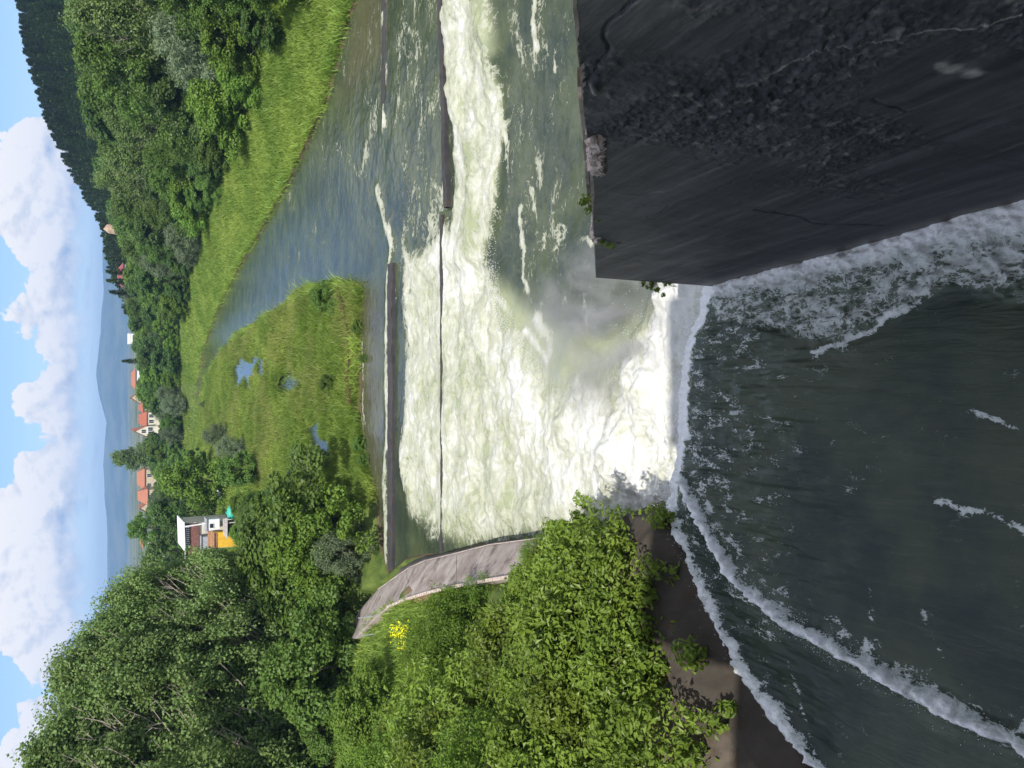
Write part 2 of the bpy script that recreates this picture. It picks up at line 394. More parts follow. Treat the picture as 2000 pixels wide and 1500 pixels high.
def build_ground():
    s = np.concatenate([np.linspace(-1.6, -0.62, 60, endpoint=False), np.linspace(-0.62, 0.75, 420), np.linspace(0.76, 1.6, 50)])
    r = np.concatenate([8 * np.exp(np.linspace(0, math.log(260 / 8), 560)), 260 * np.exp(np.linspace(0.02, math.log(9000 / 260), 90))])
    S, R = np.meshgrid(s, r); X = S * R * 1.02; Y = R * 1.0
    # fan widened near its apex so that nothing is left open beside the dam
    X = X + np.sign(S) * np.maximum(0, np.abs(S) - 0.55) * 30
    Z = ground_z(X, Y); d = sdist(X, Y, RIVER)
    earth = np.zeros_like(X)
    cx, cy = gp(790, 1150, 3.0)
    earth = np.maximum(earth, np.exp(-(((X - cx) / 1.3) ** 2 + ((Y - cy - 1) / 3.0) ** 2)))
    earth = np.maximum(earth, (fbm(X * .09, Y * .05, 4, 31) > 0.66) * 0.6 * (d > 3) * (X > 5))
    far = sst(280, 420, np.hypot(X, Y))
    mud = sst(0.5, 0.0, d) * 0.9
    V = np.stack([X, Y, Z], -1).reshape(-1, 3)
    me = mesh_np('ground', V, grid_faces(*X.shape), {'earth': earth.ravel(), 'far': far.ravel(), 'mud': mud.ravel()})
    tag(link('ground', me, M['ground']), kind='structure')
build_ground()

# base sheet under everything out to the horizon
def base_sheet():
    mb = MB(); mb.box(-12000, 12000, -3000, 12000, -9, -7.6); tag(mb.build('plain', M['hill_cover']), kind='structure')
base_sheet()

def build_hills():
    prof = [(-4600, 130), (-2600, 120), (-1500, 108), (-1000, 118), (-640, 132), (-520, 140), (-330, 128), (-250, 122), (-120, 150), (0, 172), (60, 182), (170, 172), (330, 150), (620, 138), (900, 135), (1500, 120), (3200, 140), (5200, 110)]
    px = [p[0] for p in prof]; pz = [p[1] for p in prof]
    x = np.linspace(-4600, 5200, 420); y = np.linspace(4300, 6800, 60); X, Y = np.meshgrid(x, y)
    t = (Y - 4300) / 2500.0
    Z = np.interp(X * (5600.0 / Y), px, pz) * 1.0 * np.where(t < 0.55, sst(0, 0.55, t), 1 - 0.5 * sst(0.55, 1, t))
    Z = Z + (fbm(X * 0.0022, Y * 0.0016, 5, 3) - 0.5) * 46 * sst(0.05, 0.4, t) * (1 - sst(0.5, 0.6, t) * 0.6)
    Z = Z - 8 - 30 * sst(0.06, 0, t)
    tag(link('hills', mesh_np('hills', np.stack([X, Y, Z], -1).reshape(-1, 3), grid_faces(*X.shape)), M['hill_cover']), kind='structure')
build_hills()

# ------------------------------------------------------------------ tailwater river
def zone(X, Y, poly, soft, z=0.2):
    return sst(soft, -soft, sdist(X, Y, gpl(poly, z)))

def line(X, Y, pts, w, z=0.1):
    d = seg_dist(X, Y, gpl(pts, z)); return np.exp(-(d / w) ** 2)

def build_river():
    s = np.linspace(-0.50, 0.80, 560)
    r = 14.0 * np.exp(np.linspace(0, math.log(190 / 14.0), 800))
    S, R = np.meshgrid(s, r); X = S * R; Y = R
    X = X + np.sign(S) * np.maximum(0, np.abs(S - 0.15) - 0.4) * 12
    boil = zone(X, Y, [(785, 470), (792, 700), (782, 900), (800, 1000), (850, 1065), (900, 1060), (1050, 1045), (1240, 1010), (1330, 1010), (1330, 540), (1296, 560), (1280, 620), (1240, 680), (1205, 725), (1150, 745), (1100, 735),
                       (1060, 745), (1040, 690), (985, 625), (970, 560), (960, 500), (905, 480), (870, 430), (845, 480), (800, 500)], 1.0)
    roller = zone(X, Y, [(868, -120), (872, 100), (884, 250), (886, 420), (880, 520), (955, 520), (958, 470), (972, 400), (985, 250), (975, 100), (960, -120)], 0.45)
    n = fbm(X * 0.45, Y * 0.3, 4, 2)
    basefall = zone(X, Y, [(1225, 700), (1200, 760), (1190, 900), (1200, 1010), (1340, 1010), (1400, 500), (1300, 530), (1280, 600), (1262, 650)], 0.6)
    n = 0.6 * n + 0.4 * fbm(X * 0.16, Y * 0.12, 3, 19) + 0.15 * (fbm(X * 1.3, Y * 0.9, 3, 20) - 0.5)
    foam = np.maximum(boil * (0.68 + 1.0 * (n - 0.47) + 0.25 * sst(33, 20, Y)), roller * (0.66 + 0.5 * (n - 0.4)))
    foam = np.maximum(foam, basefall * 1.05)
    # yellowish upwellings keep fewer bubbles at the surface
    up = np.maximum(line(X, Y, [(930, 300), (935, 470)], 0.65), line(X, Y, [(955, 0), (970, 110)], 0.8))
    up = np.maximum(up, 0.9 * line(X, Y, [(1105, 735), (1112, 800)], 0.8)); up = np.maximum(up, 0.5 * line(X, Y, [(830, 1000), (850, 1040)], 0.8))
    foam = foam - 0.42 * up * (roller + boil > 0.2)
    # foam lines on the open water
    lines = [([(748, -60), (747, 90), (750, 240)], 0.55, 0.75), ([(735, 190), (722, 280), (705, 330)], 1.0, 0.45), ([(735, 370), (752, 430), (766, 480), (757, 560), (755, 700), (757, 860), (750, 950), (756, 1100)], 0.5, 0.72),
             ([(812, 0), (818, 220), (838, 420), (828, 500)], 1.1, 0.28), ([(775, 10), (790, 200), (800, 420)], 1.0, 0.26), ([(1036, -20), (1046, 90)], 0.22, 0.8), ([(1022, 410), (1024, 560)], 0.22, 0.7), ([(1084, 100), (1083, 140)], 0.13, 0.7),
             ([(1000, 40), (1018, 110)], 0.5, 0.4), ([(991, 260), (992, 370)], 0.18, 0.55), ([(1040, 290), (1042, 420)], 0.3, 0.4), ([(1050, 625), (1072, 660), (1070, 690)], 0.35, 0.85), ([(1035, 650), (1068, 700)], 0.22, 0.85),
             ([(985, 590), (1000, 610)], 0.3, 0.8), ([(1130, 460), (1150, 470)], 0.2, 0.6), ([(1060, 440), (1062, 490)], 0.2, 0.5), ([(875, 60), (868, 120)], 0.5, 0.8), ([(860, 380), (845, 440)], 1.0, 0.6), ([(706, 660), (706, 850)], 0.22, 0.5),
             ([(655, 280), (690, 330)], 0.6, 0.3), ([(660, 100), (680, 150)], 0.6, 0.25)]
    wob = (fbm(X * 0.9, Y * 0.9, 3, 77) - 0.5) * 0.9
    for pts, w, a in lines: foam = np.maximum(foam, a * line(X + wob * 0.6, Y + wob, pts, w))
    amb = 0.15 * zone(X, Y, [(770, -100), (770, 500), (870, 470), (868, -100)], 1.5) + 0.12 * zone(X, Y, [(985, -100), (1000, 560), (1060, 640), (1120, 500), (1110, -100)], 1.0) + 0.07
    amb = amb * (Y < 75) + 0.045 * (Y >= 75)
    foam = np.maximum(foam, amb + 0.22 * (fbm(X * 0.35, Y * 0.15, 3, 21) - 0.5))
    foam = np.clip(foam, 0, 1.2)
    air = np.clip(np.maximum.reduce([sst(1.2, -1.0, sdist(X, Y, gpl([(800, 500), (800, 1000), (900, 1060), (1240, 1010), (1330, 1010), (1330, 560), (1200, 640), (1100, 650), (985, 560), (900, 480)], 0.2))) * 0.9, roller * 0.85, up * 0.95,
                                      0.30 * line(X, Y, [(1195, 690), (1180, 640), (1270, 590)], 2.0)]), 0, 1)
    shoal = np.clip(zone(X, Y, [(640, -100), (690, 20), (660, 180), (680, 170), (745, 100), (745, -100)], 2.5) * 0.75 + zone(X, Y, [(700, 560), (740, 560), (745, 1120), (690, 1120)], 1.2) * 0.55, 0, 1)
    t1 = np.maximum(boil, roller)
    Z = (fbm(X * 0.45, Y * 0.6, 4, 1) - 0.5) * (0.10 + 0.65 * t1 + 0.6 * basefall) + (ridge(X * 1.1, Y * 1.5, 4, 40) - 0.5) * (0.03 + 0.14 * t1 + 0.25 * basefall)
    Z = Z + (fbm(X * 3, Y * 4.5, 3, 14) - 0.5) * (0.035 + 0.11 * t1)
    Z = Z + 0.30 * roller + 0.25 * basefall + 0.30 * up + 0.22 * boil
    near = sst(45.5, 42.8, Y); Z = Z * (0.35 + 0.65 * sst(60, 44, Y)) + 0.10 * near
    k = np.exp(-((Y - 34.6) / 0.45) ** 2) * (X < 8.3); Z = Z * (1 - k) + 0.42 * k + 0.10 * np.exp(-((Y - 33.7) / 0.5) ** 2) * (X < 8.3)
    for pts, w, a in (lines[0], lines[2]): Z = Z + 0.12 * line(X, Y, pts, w)
    d = sdist(X, Y, RIVER)
    V = np.stack([X, Y, Z], -1).reshape(-1, 3); Fq = grid_faces(*X.shape)
    dv = d.ravel(); keep = (dv[Fq].min(1) < 1.2)
    V, Fq, at = compact(V, Fq[keep], {'foam': foam.ravel(), 'air': air.ravel(), 'shoal': shoal.ravel()})
    tag(link('river', mesh_np('river', V, Fq, at), M['river_water']), kind='structure')
build_river()

# ponds on the marshy peninsula
def ponds():
    for P in PONDS:
        c = P.mean(0); mb = MB()
        ang = np.linspace(0, 2 * PI, 40, endpoint=False); rx = np.ptp(P[:, 0]) / 2; ry = np.ptp(P[:, 1]) / 2
        k = 1.45 + 0.25 * np.sin(ang * 3 + c[0]) + 0.12 * np.sin(ang * 7)
        vs = [(c[0] + math.cos(a) * rx * q, c[1] + math.sin(a) * ry * q, 0.26) for a, q in zip(ang, k)]
        mb.add(vs + [(c[0], c[1], 0.26)], [(i, (i + 1) % 40, 40) for i in range(40)])
        tag(mb.build('pond', M['pond_water']), kind='structure')
ponds()
P_ = gpl([(730, 1215), (725, 1330), (790, 1350), (800, 1290), (770, 1225)], 3.6)

# ------------------------------------------------------------------ chute water and falling sheet
LEVEL = 3.6
LIPX = [-3.4, -2.83, -2.3, -1.6, -0.5, 0.53, 1.2, 1.91, 2.4]; LIPY = [13.4, 13.05, 12.85, 12.66, 12.62, 12.46, 12.15, 11.7, 11.4]
LEFT_EDGE = np.array([(-3.35, 17.5), (-3.2, 14.5), (-2.83, 13.1), (-4.09, 12.0), (-5.3, 11.0), (-6.43, 9.2), (-8.2, 6.5), (-10, 2)])
def wall_x(Y): return 1.914 + 0.0703 * (11.67 - Y)

def build_chute():
    x = np.arange(-9.2, 3.2, 0.028); y = np.arange(3.2, 18.2, 0.03); X, Y = np.meshgrid(x, y)
    L = lambda pts, w, z=LEVEL: np.exp(-(seg_dist(X + wob, Y + wob, gpl(pts, z)) / w) ** 2)
    wob = (fbm(X * 2.2, Y * 2.2, 4, 8) - 0.5) * 0.22
    lip = np.interp(X, LIPX, LIPY) + (fbm(X * 2.5, X * 0 + 3, 3, 4) - 0.5) * 0.25
    dl = np.maximum(Y - lip, -3)
    drop = np.where(dl > -0.6, 0.27 * np.maximum(dl + 0.6, 0) ** 2, 0)
    Z = LEVEL - drop + np.maximum(0, 9 - Y) * 0.03
    right = zone(X, Y, [(1375, 560), (1400, 625), (1500, 640), (1600, 668), (1690, 650), (1800, 592), (1870, 555), (2020, 600), (2020, 360), (1400, 540)], 0.12, LEVEL)
    dw = np.abs(X - wall_x(Y))
    f = np.exp(-(dw / (0.30 + 0.05 * np.maximum(11.7 - Y, 0))) ** 2) * 1.05 * (Y < 12.6)
    f = np.maximum(f, right * (0.26 + 0.34 * fbm(X * 1.8, Y * 1.2, 3, 47) + 0.36 * np.exp(-dw / 0.30)) * (Y < 12.4))
    edge = L([(1590, 690), (1680, 655), (1720, 630), (1800, 590)], 0.07) * 0.75; f = np.maximum(f, edge * (Y < 12))
    rid = [(1345, 935), (1365, 980), (1400, 1040), (1450, 1130), (1550, 1210), (1650, 1265), (1750, 1320), (1850, 1370), (2000, 1440), (2100, 1480)]
    R = L(rid, 0.13);     rg = fbm(X * 3.5, Y * 3.5, 4, 44); R = R * (0.30 + 0.75 * rg + 0.75 * fbm(X * 9, Y * 9, 3, 48)); tail = L([(a_ + 12, b_ - 14) for a_, b_ in rid], 0.26) * np.clip(fbm(X * 5, Y * 5, 3, 45) * 2.4 - 0.75, 0, 1) * 0.6; f = np.maximum(f, tail)
    R2 = L(rid, 0.5)
    f = np.maximum(f, R * 1.12)
    le = np.exp(-(seg_dist(X + wob, Y + wob, LEFT_EDGE[2:]) / (0.10 + 0.16 * fbm(X * 1.3, Y * 1.3, 3, 46))) ** 2); f = np.maximum(f, le * (0.55 + 1.0 * fbm(X * 7, Y * 7, 3, 49)))
    f = np.maximum(f, 0.55 * L([(1830, 975), (1900, 1000), (2000, 1025)], 0.07)); f = np.maximum(f, 0.34 * L([(1700, 1150), (1720, 1290)], 0.05))
    f = np.maximum(f, 0.36 * L([(1800, 1190), (1860, 1300)], 0.05)); f = np.maximum(f, 0.5 * L([(1905, 800), (1990, 830)], 0.05))
    f = np.maximum(f, 0.32 * L([(1545, 1290), (1580, 1440)], 0.06))
    f = np.maximum(f, sst(-0.12, 0.30, dl + (fbm(X * 9, Y * 1.6, 4, 6) - 0.5) * 0.5) * 1.4)
    amb = 0.06 + 0.17 * sst(8.8, 11.8, Y); f = np.maximum(f, amb + 0.12 * (fbm(X * 1.4, Y * 0.7, 4, 33) - 0.5) + 0.40 * sst(8.4, 11.5, Y) * (fbm(X * 16, Y * 1.8, 3, 36) - 0.5))  # streaks near the lip paint pale cloud glints as thin foam
    f = np.clip(f, 0, 1.4)
    air = np.clip(np.maximum(right * 0.85, np.maximum(R2 * 0.55, sst(-0.3, 0.5, dl))), 0, 1)
    fall = sst(0.0, 0.8, dl)
    rough = np.clip(right * 0.9 + R * 1.2 + le * 0.9 + fall * 1.0, 0, 1.3)
    Z = Z + 0.20 * R + 0.10 * R2 + 0.12 * le + 0.14 * np.exp(-(dw / 0.35) ** 2) * (Y < 12.4)
    Z = Z + (ridge(X * 3.2, Y * 2.2, 4, 50) - 0.5) * 0.16 * rough + (fbm(X * 11, Y * 9, 3, 51) - 0.5) * 0.17 * rough
    calm = 1 - np.clip(rough, 0, 1)
    Z = Z + calm * ((fbm(X * 0.7, Y * 0.4, 3, 60) - 0.5) * 0.16 + (fbm(X * 9, Y * 1.6, 4, 61) - 0.5) * (0.010 + 0.20 * sst(7.6, 11.5, Y) * sst(13.2, 12.4, Y)) + (fbm(X * 2.2, Y * 0.6, 3, 62) - 0.5) * 0.16 * sst(6.5, 10.5, Y))
    V = np.stack([X, Y, Z], -1).reshape(-1, 3); Fq = grid_faces(*X.shape)
    xl = np.interp(Y, LEFT_EDGE[::-1, 1], LEFT_EDGE[::-1, 0]) - 0.5
    ok = ((X > xl) & (X < wall_x(Y) + 0.25) | (Y > 11.7) & (X > xl) & (X < 2.5)) & (Z > -0.7)
    keep = ok.ravel()[Fq].all(1)
    V, Fq, at = compact(V, Fq[keep], {'foam': f.ravel(), 'air': air.ravel(), 'shoal': np.zeros(X.size)})
    tag(link('chute_water', mesh_np('chute_water', V, Fq, at), M['chute_water']), kind='structure')
build_chute()

def build_spray():
    P = []; S = []
    def put(n, pts, w, z0, h, s=0.012):
        pts = np.asarray(pts); k = rng.uniform(0, len(pts) - 1.001, n); i = k.astype(int); f = (k - i)[:, None]
        q = pts[i] * (1 - f) + pts[i + 1] * f + rng.normal(0, w, (n, 2))
        z = z0 + rng.exponential(h, n); P.append(np.c_[q, z]); S.append(rng.uniform(0.5, 1.4, n) * s)
    put(2200, gpl([(1345, 935), (1400, 1040), (1450, 1130), (1550, 1210), (1650, 1265), (1750, 1320), (1850, 1370), (2000, 1440)], LEVEL), 0.12, LEVEL + 0.15, 0.05, 0.005)
    put(900, LEFT_EDGE[2:7] + np.array([0.15, 0.1]), 0.07, LEVEL + 0.08, 0.05, 0.005)
    put(1800, [(wall_x(y) - 0.15, y) for y in (11.8, 10, 8, 6, 4)], 0.2, LEVEL + 0.1, 0.05, 0.005)
    put(2600, np.c_[LIPX, np.array(LIPY) + 0.5][1:8], 0.25, LEVEL - 0.2, 0.05, 0.006)
    put(700, gpl([(1290, 600), (1230, 690), (1210, 800), (1210, 1000)], 0.4), 0.5, 0.5, 0.30, 0.008)
    put(1500, gpl([(1060, 740), (985, 620), (965, 520), (975, 250), (960, 0)], 0.2), 0.3, 0.3, 0.12, 0.011)
    P = np.concatenate(P); S = np.concatenate(S); n = len(P)
    tet = np.array([(1, 1, 1), (1, -1, -1), (-1, 1, -1), (-1, -1, 1)], float)
    V = (P[:, None, :] + tet[None] * S[:, None, None]).reshape(-1, 3)
    f = np.array([(0, 1, 2), (0, 3, 1), (0, 2, 3), (1, 3, 2)]); Fq = (f[None] + (np.arange(n) * 4)[:, None, None]).reshape(-1, 3)
    simple('spray_white', (0.85, 0.86, 0.86), 0.4, 0.02)
    tag(link('spray_droplets', mesh_np('spray_droplets', V, Fq), M['spray_white']), 'white droplets thrown up by the rushing water', 'spray', kind='stuff')
build_spray()

# ------------------------------------------------------------------ black pier wall on the right of the chute
def wall_pt(a, b):
    x, y, w = ray(a, b)       # sight line meets the wall plane X = 1.914 + .0703 (11.67 - Y)
    Yw = (1.914 + 0.0703 * 11.67) / (x / y + 0.0703); return Yw, CAMZ + w / y * Yw
TOPP = [wall_pt(a, b) for a, b in ((1165, 543), (1163, 500), (1160, 450), (1157, 400), (1153, 330), (1147, 262), (1141, 220), (1136, 166), (1130, 100), (1122, 20))]
TOPP = sorted(TOPP); ty = [p[0] for p in TOPP]; tz = [p[1] for p in TOPP]
sl = (tz[1] - tz[0]) / (ty[1] - ty[0]); ty = [-3.0] + ty; tz = [tz[0] - sl * (tz[0] * 0 + ty[1] + 3.0) * 1.0] + tz
def wall_top(Y): return np.interp(Y, ty, np.minimum(tz, 16))

def build_pier():
    root = empty('pier_wall', (wall_x(11.67), 11.67, 0), 0, 'tall black stained concrete pier wall with a cracked rough face beside the dark chute', 'wall')
    Yc = 11.67
    y = np.concatenate([np.arange(-3, 2.5, 0.12), np.arange(2.5, Yc + 0.001, 0.012)]); y[-1] = Yc; nv = 600
    v = np.linspace(0, 1, nv); Yg, Vg = np.meshgrid(y, v); top = wall_top(Yg); Z = 1.0 + Vg * (top - 1.0)
    up = sst(0.5, 3.4, top - Z); rough = np.clip(fbm(Yg * 0.75, Z * 0.75, 3, 71) * 3.0 - 0.85, 0, 1) * (1 - sst(5.6, 7.0, Yg) * 0.93) * (1 - 0.88 * sst(3.4, 5.2, top - Z))
    h = (fbm(Yg * 20, Z * 26, 4, 72, 0.6) - 0.5) * 0.050 * rough + (fbm(Yg * 0.8, Z * 0.8, 3, 73) - 0.5) * 0.06
    peb = np.clip(fbm(Yg * 13 + 3, Z * 19, 3, 79) - 0.52, 0, 1) * 0.11 * rough; h = h + peb
    h = h + (fbm(Yg * 5, Z * 2.0, 4, 74) - 0.5) * 0.010
    lime = np.zeros_like(Z); cr = np.zeros_like(Z)
    wob = (fbm(Yg * 2.5, Z * 2.5, 4, 75) - 0.5) * 0.22
    def wl(pts): return np.array([wall_pt(a, b) for a, b in pts])
    def wd(pts): return seg_dist(Yg + wob, Z + wob, wl(pts))
    # ledge-like pour joint with a lime-coated lip, and cracks
    j1 = [(2000, 25), (1900, 48), (1800, 55), (1700, 80), (1600, 95), (1500, 150), (1400, 190), (1330, 230), (1290, 260)]
    d1 = wd(j1); h = h + 0.016 * np.exp(-(d1 / 0.03) ** 2); lime = np.maximum(lime, 0.75 * np.exp(-(d1 / 0.017) ** 2) * np.clip(np.interp(Yg, [3, 4.2, 5, 6], [1.0, 0.75, 0.45, 0.3]), 0, 1))
    for pts, wdt, dep in (([(1150, 170), (1190, 100), (1185, 50), (1240, 0)], 0.014, 0.035), ([(1620, 95), (1690, 30), (1720, 0)], 0.016, 0.035), ([(1860, 195), (1770, 225), (1640, 270), (1500, 330), (1380, 380), (1260, 425)], 0.010, 0.015),
                          ([(1690, 195), (1770, 225)], 0.012, 0.02), ([(1480, 410), (1600, 435), (1720, 440)], 0.02, 0.02)):
        dd = wd(pts); h = h - dep * np.exp(-(dd / wdt) ** 2); lime = np.maximum(lime, 0.36 * np.exp(-((dd - 0.012) / 0.009) ** 2))
    for pts, a in (([(1830, 125), (1920, 140)], 0.55), ([(1510, 233), (1570, 236)], 0.30), ([(1270, 378), (1290, 376)], 0.35)):
        lime = np.maximum(lime, a * np.exp(-(wd(pts) / 0.10) ** 2) * (0.5 + fbm(Yg * 9, Z * 9, 3, 78)))
    lime = lime + 0.16 * np.clip(fbm(Yg * 6, Z * 7, 4, 90) * 3 - 1.85, 0, 1) * (top - Z < 2.2)
    knob = np.exp(-((seg_dist(Yg, Z, wl([(1160, 164), (1164, 168)]))) / 0.035) ** 2); h = h + 0.09 * knob; lime = np.maximum(lime, knob * 0.6)
    wet = sst(0.55, 0.1, Z - LEVEL - 0.02 * Yg + wob); wet = np.maximum(wet, 0)
    fade = sst(0, 0.05, Yc - Yg)
    X = wall_x(Yg) - h * fade
    W = np.stack([X, Yg, Z], -1).reshape(-1, 3); Fq = grid_faces(*X.shape)
    base = np.array([root.location.x, root.location.y, 0])
    link('face', mesh_np('pier_face', W - base, Fq[:, ::-1], {'lime': lime.ravel(), 'wet': wet.ravel(), 'rough': rough.ravel()}), M['black_concrete'], root)
    # nose (downstream end) and back of the wall
    n2 = 60; x2 = np.linspace(0, 0.42, 14); Xn, Vn = np.meshgrid(x2, np.linspace(0, 1, n2)); tn = wall_top(Yc)
    Zn = 0.2 + Vn * (tn - 0.2) ; Yn = Yc + 0.02 - Xn * 0.10 + (fbm(Zn * 3, Xn * 6, 4, 81) - 0.5) * 0.05 * sst(0, 0.05, Xn)
    Zn0 = np.where(Vn == 0, -0.6, Zn)
    link('end_face', mesh_np('pier_nose', np.stack([wall_x(Yc) + Xn, Yn, Zn0], -1).reshape(-1, 3) - base, grid_faces(*Xn.shape)[:, ::-1], {'lime': (fbm(Zn * 2, Xn * 5, 4, 82) > 0.62).astype(float).ravel() * 0.25, 'wet': sst(1.4, 0.4, Zn - 3.4).ravel()}), M['black_concrete'], root)
    yb = np.linspace(-3, Yc - 0.04, 80); Yb, Vb = np.meshgrid(yb, np.linspace(0, 1, 6)); 
    wdb = 0.42 + 0 * Yb
    Zb = -0.6 + Vb * (wall_top(Yb) - 0.7 + 0.6)
    link('back_face', mesh_np('pier_back', np.stack([wall_x(Yb) + wdb, Yb, Zb], -1).reshape(-1, 3) - base, grid_faces(*Yb.shape), {'lime': np.zeros(Yb.size), 'wet': np.zeros(Yb.size)}), M['black_concrete'], root)
    # top: near coping strip, recess, outer broken slab
    def strip(name, y0, y1, x0, x1, dz, th, mat, seed, rag=0.04, tilt=0.0):
        yy = np.arange(y0, y1, 0.03); rows = []
        for j, (xx, zz) in enumerate(((x0 + .02, -0.05), (x0, 0), (x1, -tilt), (x1, -th - tilt))):
            r = (fbm(yy * 5, yy * 0 + j * 3, 4, seed) - 0.5) * 2 * rag * (1 if j in (0, 1) else 1)
            rows.append(np.stack([wall_x(yy) + xx + r, yy, wall_top(yy) + dz + zz + (fbm(yy * 8, yy * 0 + j, 3, seed + 3) - 0.5) * rag * 0.8], -1))
        A = np.stack(rows); V = A.reshape(-1, 3) - base
        link(name, mesh_np(name, V, grid_faces(4, len(yy))[:, ::-1], {'lime': np.zeros(len(V)), 'wet': np.zeros(len(V))}, smooth=False), mat, root)
    Y450 = wall_pt(1160, 450)[0]; Y262 = wall_pt(1147, 262)[0]; Y330 = wall_pt(1153, 330)[0]; Y480 = wall_pt(1162, 472)[0]; Y400 = wall_pt(1157, 400)[0]
    strip('coping', Y480, Yc - 0.01, 0.005, 0.43, 0.015, 0.3, M['coping_concrete'], 101, 0.015)
    strip('inner_lip', Y262, Y480, 0.0, 0.05, 0.012, 0.3, M['coping_concrete'], 103, 0.006)
    strip('outer_slab', Y262 - 0.1, Y450 + 0.2, 0.36, 0.56, 0.10, 0.25, M['coping_concrete'], 105, 0.018)
    strip('recess', Y262, Y480, 0.05, 0.40, -0.16, 0.1, M['black_concrete'], 107, 0.02)
    strip('upper_coping', -3, Y262, 0.0, 0.43, 0.01, 0.03, M['coping_concrete'], 109, 0.006, 0.6)
    # spalled rubble in the two breaks
    def rubble(y0, y1, x0, x1, n, zo):
        mb = MB()
        for _ in range(n):
            yy = random.uniform(y0, y1); xx = wall_x(yy) + random.uniform(x0, x1); s = random.uniform(0.012, 0.045); zz = float(wall_top(np.array([yy]))[0]) + zo + random.uniform(-.1, .03)
            Rm = Matrix.Rotation(random.uniform(0, 6), 3, Vector((random.random(), random.random(), random.random() + .1)).normalized())
            vs = [Rm @ Vector((s * random.uniform(.4, 1.3) * a, s * random.uniform(.4, 1.3) * b, s * random.uniform(.3, 1) * c)) + Vector((xx - base[0], yy - base[1], zz)) for c in (-1, 1) for b in (-1, 1) for a in (-1, 1)]
            mb.add(vs, [(0, 2, 3, 1), (4, 5, 7, 6), (0, 1, 5, 4), (2, 6, 7, 3), (0, 4, 6, 2), (1, 3, 7, 5)])
        mb.build('broken_edge', M['coping_concrete'], root)
    rubble(Y262, Y330, -0.05, 0.07, 420, -0.05); rubble(Y480 - 0.25, Y480, 0.0, 0.42, 200, 0.0)
    return Y480, Y400
Y480, Y400 = build_pier()

# ------------------------------------------------------------------ low weirs across the river
def weir(name, X0, X1, Y0, w, top, label, seed):
    x = np.arange(X0, X1, 0.12); prof = [(-w / 2 - .1, -0.8), (-w / 2, top - 0.03), (-w / 2 + 0.05, top), (w / 2 - 0.05, top + 0.02), (w / 2, top - 0.02), (w / 2 + .15, -0.8)]
    A = []
    for j, (dy, z) in enumerate(prof):
        A.append(np.stack([x, Y0(x) + dy + (fbm(x * 1.5, x * 0 + j, 4, seed) - 0.5) * 0.15, z + (fbm(x * 0.8, x * 0 + 5, 4, seed + 1) - 0.5) * 0.10 + (fbm(x * 4, x * 0 + j, 3, seed + 2) - .5) * .03], -1))
    A = np.stack(A); o = link(name, mesh_np(name, A.reshape(-1, 3), grid_faces(len(prof), len(x))[:, ::-1], smooth=False), M['sill_concrete'])
    return tag(o, label, 'weir')
weir('weir', -10.7, 7.0, lambda x: 42.75 + 0.0 * x, 0.80, 0.30, 'long low dark concrete weir sill in front of the grassy marsh', 201)
weir('weir', 15.6, 27, lambda x: 44.55 + 0 * x, 0.7, 0.16, 'short brownish weir sill running up to the steep grassy bank', 211)
weir('weir', 8.4, 26, lambda x: 34.1 + (x - 8.4) * 0.085, 0.36, 0.34, 'dark weir sill with the white foaming roller boiling against it', 221)
weir('weir', -8.0, 8.2, lambda x: 34.35 + 0 * x, 0.14, 0.47, 'thin submerged sill line crossing the widest white water', 231)

# ------------------------------------------------------------------ left bank concrete
def sweep(name, rows, mat, parent, wetrow=None, sub=14, seed=0, amp=0.04):
    rows = [np.asarray(r, float) for r in rows]
    t0 = np.linspace(0, 1, len(rows[0])); tt = np.linspace(0, 1, 260)
    R = [np.stack([np.interp(tt, t0, r[:, k]) for k in range(3)], -1) for r in rows]
    out = []; wet = []
    for j in range(len(R) - 1):
        for q in range(sub):
            f = q / sub; out.append(R[j] * (1 - f) + R[j + 1] * f); wet.append((wetrow[j] * (1 - f) + wetrow[j + 1] * f) * np.ones(len(tt)))
    out.append(R[-1]); wet.append(wetrow[-1] * np.ones(len(tt)))
    A = np.stack(out); A[..., 2] += (fbm(A[..., 0] * 1.2, A[..., 1] * 1.2, 4, seed) - 0.5) * amp
    return link(name, mesh_np(name, A.reshape(-1, 3), grid_faces(*A.shape[:2])[:, ::-1], {'wet': np.stack(wet).ravel()}), mat, parent)

